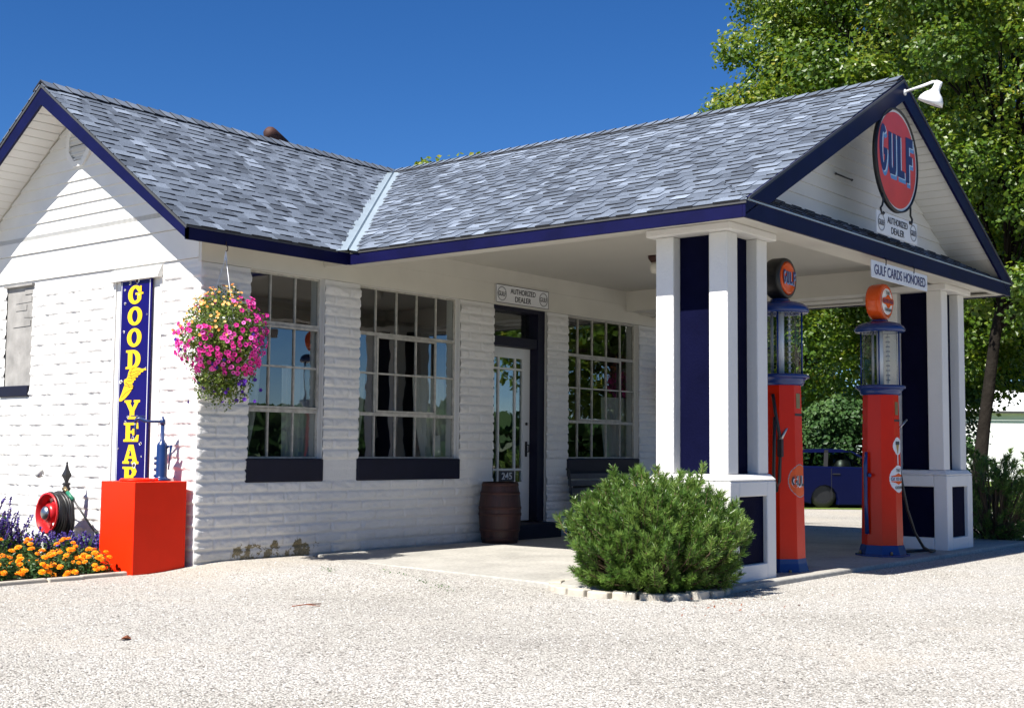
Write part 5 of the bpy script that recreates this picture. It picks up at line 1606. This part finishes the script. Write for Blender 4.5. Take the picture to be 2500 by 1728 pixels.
# ------------------------------------------------------------------ pines
def pine_bush(c, rx, ry, h, n_shoot, label, seed, need=100, L=.052, W=.0058, keep=None, group=None, name='pine_bush'):
    rs = np.random.RandomState(seed); C = np.array(c)
    root = thing(name, label, 'bush', tuple(c), group)
    Vn = []; va = []; st = MB()
    cand = MB()
    for k in range(n_shoot):
        t_ = rs.uniform(.03, 1.0) ** .85; az = rs.uniform(0, 2 * PI)
        prof = math.sqrt(max(0, 1 - ((t_ - .40) / .66) ** 2)) if t_ > .40 else .60 + .40 * math.sin(t_ / .40 * PI / 2)
        rr_ = rs.uniform(.10, 1.0) ** .42
        lump = .84 + .32 * vnoise(math.cos(az) * 2.2 + 5 + seed, math.sin(az) * 2.2 + t_ * 3.2 + 5, seed)
        u = np.array([math.cos(az), math.sin(az), t_])
        zt = t_ * (1 - .12 * (1 - rr_)) * h * (.86 + .26 * vnoise(math.cos(az) * 2 * rr_ + 7, math.sin(az) * 2 * rr_ + 7, seed + 2))
        tip = C + np.array([u[0] * rx * prof * rr_ * lump, u[1] * ry * prof * rr_ * lump, zt])
        tip[2] = max(tip[2], C[2] + .06)
        d = np.array([u[0] * rr_ * (1.05 - .55 * t_), u[1] * rr_ * (1.05 - .55 * t_), .25 + .9 * t_]) + rs.normal(size=3) * .17; d /= np.linalg.norm(d)
        if rs.rand() < .09 and t_ > .45:
            tip = tip + np.array([d[0] * .07, d[1] * .07, rs.uniform(.04, .13)]) * h; d = d * .6 + np.array([0, 0, .6]); d /= np.linalg.norm(d)
        ln = rs.uniform(.09, .17) * (1.25 if rs.rand() < .12 else 1) * (h / .85)
        if keep is not None and not keep(tip): continue
        base = tip - d * ln
        m = need
        t = rs.rand(m) ** .8
        a = np.cross(d, rs.normal(size=3)); a /= np.linalg.norm(a); b_ = np.cross(d, a)
        ph = rs.uniform(0, 2 * PI, m)
        rad = a[None] * np.cos(ph)[:, None] + b_[None] * np.sin(ph)[:, None]
        nd = rad * .85 + d[None] * (.55 + .5 * t[:, None]); nd /= np.linalg.norm(nd, axis=1, keepdims=True)
        p0 = base[None] + d[None] * (ln * t)[:, None]
        Ls = L * rs.uniform(.7, 1.15, m)[:, None] * (h / .85) ** .5
        p1 = p0 + nd * Ls
        w = np.cross(nd, rs.normal(size=(m, 3))); w /= np.linalg.norm(w, axis=1, keepdims=True)
        w = w * W * .5
        Vn.append(np.stack([p0 - w, p0 + w, p1 + w * .4, p1 - w * .4], 1).reshape(-1, 3))
        va.append(np.clip(rs.rand() * .6 + rs.rand(m) * .4, 0, 1))
        mid = C + (tip - C) * .45; mid[2] = max(mid[2] * .7, C[2] + .03)
        st.tube([tuple(C + rs.normal(size=3) * [.06, .06, 0] + [0, 0, -.02]), tuple(mid), tuple(base), tuple(base + d * ln * .95)], [.011, .008, .0045, .003], 'stem', 4)
        if rs.rand() < .5: st.tube([tuple(base + d * ln * .96), tuple(base + d * (ln + .018))], [.0042, .002], 'rust', 4)
    V = np.concatenate(Vn); F = np.arange(len(V)).reshape(-1, 4)
    np_mesh('needles', V, F, ['needle'], root, vals=np.concatenate(va))
    st.build('branches', root)
    return root
px0, py0 = 1.776, -4.357
keep1 = lambda t: not (t[0] > px0 - .06 and t[1] > py0 - .05)
pine_bush((1.28, -4.0, -.05), .77, .72, .87, 1350, 'large round bushy dwarf pine in a block ring before the sunlit pillar', 3, 105, keep=keep1)
pine_bush((8.75, -4.05, -.05), .60, .55, 1.05, 230, 'dark green pine bush just right of the far pillar', 13, 70, W=.009)
pine_bush((9.35, -5.15, -.05), .62, .58, .98, 300, 'lighter green pine bush at the right edge beside the gravel', 14, 70, W=.009)
pine_bush((10.3, -4.2, -.05), .6, .6, 1.0, 180, 'pine bush behind the other two right of the far pillar', 15, 60, W=.010)

# planter soil and ring of scalloped blocks
pcx, pcy, prr = 1.25, -3.86, .60
b = MB(); b.lathe([(0, -.02), (prr - .02, -.03), (prr - .02, -.10)], 'soil', (pcx, pcy, 0), 40, None, False); tag(b.build('planter_soil'), kind='structure')
b = MB()
prof = [(-.085, -.045), (-.055, -.062), (0, -.068), (.055, -.062), (.085, -.045), (.083, .045), (.05, .035), (-.05, .035), (-.083, .045)]
b.prism([(x, y, 0) for x, y in prof], (0, 0, .105), 'stone')
blk = b.build('edging_block', None, .010, 2)
tag(blk, 'pale scalloped concrete block in the ring round the dwarf pine', 'edging block', 'scalloped blocks ringing the dwarf pine')
nblk = 21; used = 0
r = random.Random(6)
for k in range(nblk):
    a = math.radians(118 + k * 360 / nblk)
    x, y = pcx + (prr + .03) * math.cos(a), pcy + (prr + .03) * math.sin(a)
    if x > px0 - .09 and y > py0 - .09: continue
    o = blk if used == 0 else blk.copy()
    if used: COL.objects.link(o)
    used += 1
    o.location = (x, y, bz(x, y) - .055 + r.uniform(-.006, .006)); o.rotation_euler = (r.uniform(-.03, .03), r.uniform(-.03, .03), a + PI / 2 + r.uniform(-.06, .06))

# ------------------------------------------------------------------ broadleaf trees
def tree(c, trunk_h, crown_c, rx, ry, rz, n_clump, n_leaf, size, label, seed, m='mapleleaf', trunk_r=.22, lean=(0, 0), clump_r=(.55, 1.1), name='tree', group=None, cat='tree', cull=None, fill=0.):
    rs = np.random.RandomState(seed)
    root = thing(name, label, cat, tuple(c), group)
    C = np.array(crown_c, float); base = np.array(c, float)
    b = MB()
    top = np.array([C[0] + 0, C[1] + 0, C[2] + rz * .35])
    fork = np.array([base[0] + lean[0], base[1] + lean[1], base[2] + trunk_h])
    b.tube([tuple(base - [0, 0, .2]), tuple(base + [0, 0, .05]), tuple(base * .5 + fork * .5 + [.04, .03, 0]), tuple(fork), tuple(fork * .4 + top * .6), tuple(top)],
           [trunk_r * 1.5, trunk_r * 1.15, trunk_r * .85, trunk_r * .75, trunk_r * .4, trunk_r * .1], 'bark', 10)
    tr = b.build('trunk', root)
    P = []; N = []; S = []; va = []
    limbs = MB()
    per = n_leaf // n_clump
    for k in range(n_clump):
        u = unit(rs, 1)[0]; q = rs.uniform(.35, 1.0) ** .45
        cc = C + u * [rx, ry, rz] * q * (.86 + .22 * rs.rand())
        if cull is not None and not cull(cc): continue
        if k % 3 == 0:
            t0 = fork + (top - fork) * rs.uniform(0, .7); mid = (t0 + cc) / 2 + [0, 0, -.1 * rx * .3]
            limbs.tube([tuple(t0), tuple(mid), tuple(cc)], [trunk_r * .32, trunk_r * .18, trunk_r * .05], 'bark', 5)
        R = rs.uniform(*clump_r); v = unit(rs, per)
        rr_ = rs.uniform(.25 + .0, 1.0, per) ** .6
        # clump is a flattened, ragged blob with several lobes
        lob = 1 + .35 * (vnoise(v[:, 0] * 2.2 + k, v[:, 1] * 2.2 + v[:, 2] * 1.7 + k, seed) - .5) * 2
        p = cc + v * (R * rr_ * lob)[:, None] * [1, 1, .72]
        P.append(p); N.append(v * .7 + rs.normal(size=(per, 3)) * .55 + [-.25, -.1, .55]); S.append(rs.uniform(.65, 1.2, per) * size)
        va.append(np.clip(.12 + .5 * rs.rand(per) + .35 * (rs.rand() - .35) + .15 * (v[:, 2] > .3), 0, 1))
    P = np.concatenate(P); N = np.concatenate(N); S = np.concatenate(S); va = np.concatenate(va)
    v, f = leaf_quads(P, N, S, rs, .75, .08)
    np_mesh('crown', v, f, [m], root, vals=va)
    if limbs.v: limbs.build('limbs', tr)
    return root
tree((28.4, 4.3, -.25), 4.0, (28.5, 3.9, 10.4), 6.5, 6.5, 8.2, 600, 290000, .145, 'tall sunlit maple towering behind the canopy gable', 21, trunk_r=.36, clump_r=(.6, 1.35))
tree((16.1, -1.25, -.2), 3.4, (17.5, -2.9, 8.5), 4.0, 4.0, 5.8, 260, 150000, .105, 'maple with a slim leaning dark trunk at the right edge', 22, trunk_r=.13, lean=(.45, -.3), clump_r=(.45, .95))
tree((33.0, 11.2, -.28), 2.4, (33.0, 11.2, 6.2), 6.5, 6.5, 5.2, 120, 52000, .18, 'broad maple seen through the canopy beyond the car', 23, trunk_r=.3, clump_r=(.8, 1.5))
tree((7.3, 20.5, -.28), 2.5, (7.3, 20.5, 6.2), 1.75, 2.6, 2.4, 22, 5000, .2, 'tree peeking past the left roof rake', 25, trunk_r=.2)
tree((26.2, 21., -.28), 4, (26.2, 21., 8.7), 3.0, 2.4, 2.75, 40, 9000, .22, 'distant tree with its top showing over the canopy ridge', 26, trunk_r=.25)
tree((79.8, 18.7, -.28), 5, (79.8, 18.7, 14.5), 11, 11, 10.5, 150, 60000, .42, 'added dark tree filling sky gaps far beyond the white shed', 27, m='darkleaf', trunk_r=.5, clump_r=(1.6, 3.0), group='added dark trees far behind')  # added far tree; dark leaves stand in for shaded crown interior
tree((71.6, 28.8, -.28), 5, (71.6, 28.8, 11.5), 11, 11, 10.5, 150, 60000, .42, 'added dark tree filling sky gaps far beyond the blue car', 28, m='darkleaf', trunk_r=.5, clump_r=(1.6, 3.0), group='added dark trees far behind')  # added to block the sky seen below the canopy
# conifer shrubs behind the car
for i, (x, y, h, w) in enumerate([(23.3, 8.0, 3.1, 1.5), (24.4, 6.6, 3.3, 1.6), (25.5, 5.2, 3.0, 1.6), (26.4, 3.6, 3.4, 1.6)]):
    tree((x, y, -.28), .4, (x, y, h * .48 - .28), w, w, h * .55, 34, 9000, .13, 'soft green evergreen shrub in the hedge beyond the blue car', 50 + i, m='darkleaf', trunk_r=.08, clump_r=(.35, .65), name='evergreen_shrub', cat='shrub', group='evergreen shrubs beyond the car')
# trees across the road, mirrored in the shop windows
for i, (x, y, R) in enumerate([(23.5, -11.5, 3.6), (37, -15, 5.), (31, -7.5, 3.2)]):
    tree((x, y, -.25), 2.2, (x, y, 5.6), R, R, 4.2, 60, 22000, .24, 'tree across the road reflected in the shop windows', 90 + i, trunk_r=.25, clump_r=(.8, 1.5), group='trees across the road')

# ------------------------------------------------------------------ dark road added out of view to cut ground bounce, and verge
b = MB(); b.add([(-300, -23, -.050), (400, -23, -.050), (400, -15.5, -.050), (-300, -15.5, -.050)], [(0, 1, 2, 3)], 'road')  # unseen asphalt strip, added to lower the bounce from the ground
tag(b.build('road'), kind='structure')
b = MB(); b.add([(-900, -900, -.054), (19, -900, -.054), (19, -23.01, -.054), (-900, -23.01, -.054)], [(0, 1, 2, 3)], 'grass')  # unseen grass, added with the asphalt to lower the bounce
tag(b.build('added_verge'), kind='structure')
rs = np.random.RandomState(77); n = 26000
ang = rs.uniform(-2.2, .05, n); rad = rs.uniform(75, 90, n)
P = np.stack([rad * np.cos(ang), rad * np.sin(ang), rs.uniform(0, 1, n) ** .8 * (2.8 + 1.6 * vnoise(ang * 14, ang * 0, 3))], 1)
v, f = leaf_quads(P, rs.normal(size=(n, 3)), rs.uniform(.9, 1.7, n), rs, .8)
o = np_mesh('woodland', v, f, ['darkleaf'], None, vals=rs.rand(n) * .5); tag(o, 'dark far-off woodland across the road mirrored low in the windows', 'woodland', kind='stuff')

# ------------------------------------------------------------------ white shed beyond the trees
shed = thing('shed', 'long low white shed beyond the bushes at the right edge', 'shed', (54, 10, -.27))
F = Vector((.7762, .6305, 0)); Rr = Vector((.6305, -.7762, 0)); A = Vector((-7.0156, -9.3027, 0)) + F * 60 + Rr * 20.9
def sp(l, d, z): p = A + Rr * l + F * d; return (p.x, p.y, z)
b = MB(); b.prism([sp(0, 0, -.3), sp(14, 0, -.3), sp(14, 0, 3.0), sp(0, 0, 3.0)], F * 6, 'shedwhite'); b.build('wall', shed)
b = MB(); b.prism([sp(-.25, -.25, 3.02), sp(14.3, -.25, 3.02), sp(14.3, 3, 4.1), sp(.8, 3, 4.1)], (0, 0, .05), 'shedwhite')
b.prism([sp(-.25, 6.25, 3.02), sp(14.3, 6.25, 3.02), sp(14.3, 3.01, 4.1), sp(.8, 3.01, 4.1)], (0, 0, .05), 'shedwhite'); b.build('roof', shed)
b = MB(); b.prism([sp(-.3, -.28, 2.92), sp(14.3, -.28, 2.92), sp(14.3, -.28, 3.02), sp(-.3, -.28, 3.02)], F * .02, 'drip'); b.build('gutter', shed)

# ------------------------------------------------------------------ blue car
car = thing('parked_car', 'dark blue two-door car parked on the grass edge beyond the gas pumps', 'car', (22.26, 3.4, -.28))
H = Rr.copy(); Wd = F.copy(); car_o = Vector((22.26, 3.4, -.28))
def cp(l, w, z): return car_o + H * l + Wd * w + Vector((0, 0, z))
prof = [(-2.60, .34), (-2.66, .52), (-2.62, .78), (-2.52, .93), (-2.35, .97), (-2.15, .99), (-.20, .96), (.60, .92), (1.50, .80), (2.05, .64), (2.14, .48), (2.08, .20), (1.72, .17)]
def arch(cx, r=.36): return [(cx + r * .9 * math.cos(math.radians(a)), .17 + r * math.sin(math.radians(a))) for a in range(-16, 197, 21)]
low = [(2.08, .20)] + arch(1.34) + arch(-1.30) + [(-2.60, .30)]
loopp = prof[:-2] + low[0:-1]
secs = []
for w, ins, dz in ((-.86, .0, .0), (-.80, -.0, .0), (.80, 0, 0), (.86, 0, 0)):
    secs.append(w)
b = MB()
n = len(loopp)
vs = []
for w, sc in ((-.875, .975), (-.80, 1.0), (.80, 1.0), (.875, .975)):
    for l, z in loopp: vs.append(cp(l * sc, w, (z - .5) * (sc if z > .5 else 1) + .5))
fs = [tuple(range(n)), tuple(range(3 * n, 4 * n))[::-1]]
for k in range(3):
    for i in range(n):
        j = (i + 1) % n; fs.append((k * n + i, (k + 1) * n + i, (k + 1) * n + j, k * n + j))
b.add(vs, fs, 'carblue'); body = b.build('body', car, .03, 3)
# greenhouse: pillars + roof as a shell, glass inset
gb = [(-1.62, .965), (.92, .945)]; gt = [(-.95, 1.335), (-.30, 1.385), (.20, 1.365)]
b = MB()
def gh(l, z, s): return cp(l - .86 * (1 if l < 0 else 1) , s * (.80 - (z - .96) * .42), z)
rf = [(-1.02, 1.31), (-.75, 1.365), (-.30, 1.39), (.05, 1.38), (.26, 1.33)]
for i in range(len(rf) - 1):
    a_, c_ = rf[i], rf[i + 1]
    b.add([gh(a_[0], a_[1], -1), gh(c_[0], c_[1], -1), gh(c_[0], c_[1], 1), gh(a_[0], a_[1], 1)], [(0, 1, 2, 3)], 'carblue', True)
for s in (-1, 1):
    def strip(p, q, w_, m):
        P, Q = gh(*p, s), gh(*q, s); b.add([P, Q, Q + H * w_, P + H * w_], [(0, 1, 2, 3)], m)
    strip((-1.70, .96), (-1.02, 1.31), .16, 'carblue'); strip((-.42, .96), (-.36, 1.36), .10, 'cardark'); strip((.90, .95), (.22, 1.34), .07, 'carblue')
    b.add([gh(-1.0, 1.29, s), gh(.25, 1.31, s), gh(.05, 1.38, s), gh(-.3, 1.39, s), gh(-.75, 1.365, s)], [(0, 1, 2, 3, 4)], 'carblue')
b.build('roof', car)
for s in (-1, 1):
    b = MB(); b.add([gh(-1.58, .965, s) - Wd * s * .015, gh(.93, .95, s) - Wd * s * .015, gh(.25, 1.32, s) - Wd * s * .015, gh(-.98, 1.30, s) - Wd * s * .015], [(0, 1, 2, 3)], 'carglass'); b.build('side_window', car)
b = MB(); b.add([gh(.97, .94, -1), gh(.97, .94, 1), gh(.27, 1.33, 1), gh(.27, 1.33, -1)], [(0, 1, 2, 3)], 'carglass'); b.build('windshield', car)
b = MB(); b.add([gh(-1.70, .96, -1), gh(-1.70, .96, 1), gh(-1.02, 1.31, 1), gh(-1.02, 1.31, -1)], [(0, 1, 2, 3)], 'carglass'); b.build('rear_window', car)
for l in (-1.30, 1.34):
    for s in (-1, 1):
        Tw = Wd.to_track_quat('Z', 'Y').to_matrix().to_4x4()
        b = MB(); b.lathe([(.19, -.10), (.30, -.10), (.315, -.07), (.315, .07), (.30, .10), (.19, .10), (.19, -.10)], 'black', cp(l, s * .70, .315), 28, Tw); wh = b.build('wheel', car)
        b = MB(); b.lathe([(.19, -.085), (.05, -.075), (0, -.08)] if s < 0 else [(.19, .085), (.05, .075), (0, .08)], 'cardark', cp(l, s * .70, .315), 20, Tw); b.build('rim', wh)
for s in (-1,):
    b = MB(); b.box(-.09, .09, -.012, .012, -.014, .014, 'cardark', Matrix.Translation(cp(-1.0, s * .885, .80)) @ H.to_track_quat('X', 'Z').to_matrix().to_4x4()); b.build('door_handle', car)
    b = MB(); b.lathe([(0, -.06), (.05, -.05), (.07, 0), (.05, .05), (0, .06)], 'cardark', cp(-.22, s * .93, 1.0), 12); b.build('side_mirror', car)
for l in (-1.12, .10):
    b = MB(); b.prism([cp(l, -.8775, .30), cp(l + .012, -.8775, .30), cp(l + .012, -.8775, .93), cp(l, -.8775, .93)], Wd * .004, 'cardark'); b.build('door_seam', car)
for l in (-.1, .0):
    pass
for w in (-.4, .35):
    b = MB(); b.lathe([(0, 0), (.22, .02), (.24, .3), (.20, .5), (.10, .56), (.09, .66), (0, .68)], 'cardark', cp(-.75, w, .6), 14); b.build('seat', car)

# ------------------------------------------------------------------ small things on the ground
def dry_leaf(x, y, s, a, label):
    b = MB(); z = bz(x, y) + .004
    pts = [(-1, 0, .1), (-.5, .42, .0), (.1, .5, .16), (.7, .3, .28), (1, 0, .05), (.6, -.35, .0), (0, -.5, .1), (-.6, -.3, .22)]
    vs = [(x + s * (px * math.cos(a) - py * math.sin(a)), y + s * (px * math.sin(a) + py * math.cos(a)), z + s * pz * 1.6) for px, py, pz in pts] + [(x, y, z)]
    b.add(vs, [(i, (i + 1) % 8, 8) for i in range(8)], 'barkchip'); o = b.build('dry_leaf'); tag(o, label, 'leaf')
dry_leaf(-2.75, -3.05, .045, .3, 'curled brown dry leaf on the gravel at the left')
dry_leaf(-1.55, -7.77, .040, 1.2, 'curled brown dry leaf on the gravel at the bottom right corner')
# low weeds along the slab edge
rs = np.random.RandomState(4); P = []
for (x0_, y0_, x1_, y1_, k, sc) in ((.55, -2.2, .15, -2.9, 70, .10), (.75, -1.5, .60, -2.2, 30, .06), (.25, -1.6, .55, -1.1, 30, .08)):
    t = rs.rand(k, 1); P.append(np.array([[x0_, y0_]]) * (1 - t) + np.array([[x1_, y1_]]) * t + rs.normal(size=(k, 2)) * sc * .5)
P = np.concatenate(P); Z = gz(P[:, 0], P[:, 1]) + .008
v, f = leaf_quads(np.column_stack([P, Z]), rs.normal(size=(len(P), 3)) * .5 + [0, 0, 1], rs.uniform(.012, .028, len(P)), rs, .45)
tag(np_mesh('weeds', v, f, ['bedleaf'], None, vals=rs.rand(len(P))), 'sparse green weeds in the gravel by the slab', 'weeds', kind='stuff')
# loose stones standing up from the gravel sheet
rs = np.random.RandomState(12); n = 26000
dd = 3.2 + 8.5 * rs.rand(n) ** 1.3; lat = (rs.rand(n) - .5) * .92 * dd
X = -7.0156 + .7762 * dd + .6305 * lat; Y = -9.3027 + .6305 * dd - .7762 * lat
k = ~((X > .75) & (Y > -4.6)) & ~((X > -.7) & (Y > -.03)) & ~((Y > .0) & (X < -.5)) & (np.hypot(X - pcx, Y - pcy) > .72)
X, Y = X[k], Y[k]; n = len(X); Z = gz(X, Y)
octv = np.array([(1, 0, 0), (0, 1, 0), (-1, 0, 0), (0, -1, 0), (0, 0, 1), (0, 0, -1)], float)
octf = np.array([(0, 1, 4), (1, 2, 4), (2, 3, 4), (3, 0, 4), (1, 0, 5), (2, 1, 5), (3, 2, 5), (0, 3, 5)])
S = rs.uniform(.0032, .0075, n)[:, None, None] * np.stack([rs.uniform(.7, 1.4, n), rs.uniform(.7, 1.3, n), rs.uniform(.4, .8, n)], 1)[:, None, :]
a = rs.uniform(0, 2 * PI, n); ca, sa = np.cos(a), np.sin(a)
V = octv[None] * S + rs.normal(size=(n, 6, 3)) * .0009
V = np.stack([V[..., 0] * ca[:, None] - V[..., 1] * sa[:, None], V[..., 0] * sa[:, None] + V[..., 1] * ca[:, None], V[..., 2]], -1) + np.stack([X, Y, Z + .001], 1)[:, None]
Fc = octf[None] + (np.arange(n) * 6)[:, None, None]
M['pebble'] = attr_mat('loose_stones', [(0, (.22, .19, .17)), (.2, (.40, .37, .34)), (.6, (.52, .50, .47)), (1, (.70, .69, .67))], .9)
tag(np_mesh('loose_gravel', V.reshape(-1, 3), Fc.reshape(-1, 3), ['pebble'], None, vals=np.repeat(rs.rand(n), 8)), 'loose pale stones scattered over the gravel forecourt', 'gravel', kind='stuff')

# chips in the enamel of the tall sign
r = random.Random(21)
for (dy, z, rad) in ((-.02, 2.575, .040), (.09, 2.56, .022), (.17, 2.50, .013), (.16, 2.37, .017), (.165, 2.10, .016), (-.06, 2.44, .010), (.19, 1.63, .024), (.06, 1.30, .017), (.10, 1.25, .016), (-.08, 1.27, .02), (-.03, 1.10, .022), (-.15, 1.05, .022), (-.06, .85, .036), (.02, .98, .012), (-.17, .93, .010), (.20, 1.00, .012), (-.19, 2.25, .010), (-.195, 1.75, .010)):
    for k, (m_, f, lift) in enumerate((('signwhite', 1.0, .0353), ('rust', .68, .0358))):
        b = MB(); pts = []
        for i in range(11):
            a = 2 * PI * i / 11; q = rad * f * r.uniform(.65, 1.15)
            pts.append((-lift - .0006 * k, YC + dy + q * math.cos(a), z + q * .8 * math.sin(a)))
        b.prism(pts, (.0012, 0, 0), m_)
        if k == 0: chip = b.build('enamel_chip', sg)
        else: b.build('rust_spot', chip)
# twig and leaf litter
b = MB(); z = bz(-1.9, -3.9)
b.tube([(-1.15, -2.62, z + .012), (-1.05, -2.66, z + .02), (-.92, -2.66, z + .012)], .004, 'barkchip', 5); b.tube([(-1.05, -2.66, z + .018), (-1.0, -2.74, z + .01)], .003, 'barkchip', 5)
tag(b.build('twig'), 'thin reddish twig lying on the open gravel', 'twig')
rs = np.random.RandomState(31); n = 60
P = np.column_stack([rs.normal(1.0, .55, n), rs.normal(-4.78, .22, n)]); P = P[np.hypot(P[:, 0] - pcx, P[:, 1] - pcy) > prr + .1]
v, f = leaf_quads(np.column_stack([P, gz(P[:, 0], P[:, 1]) + .012]), rs.normal(size=(len(P), 3)) * .4 + [0, 0, 1], rs.uniform(.015, .035, len(P)), rs, .5)
tag(np_mesh('leaf_litter', v, f, ['barkchip'], None, vals=rs.rand(len(P))), 'dry leaf litter scattered in front of the ringed pine', 'litter', kind='stuff')
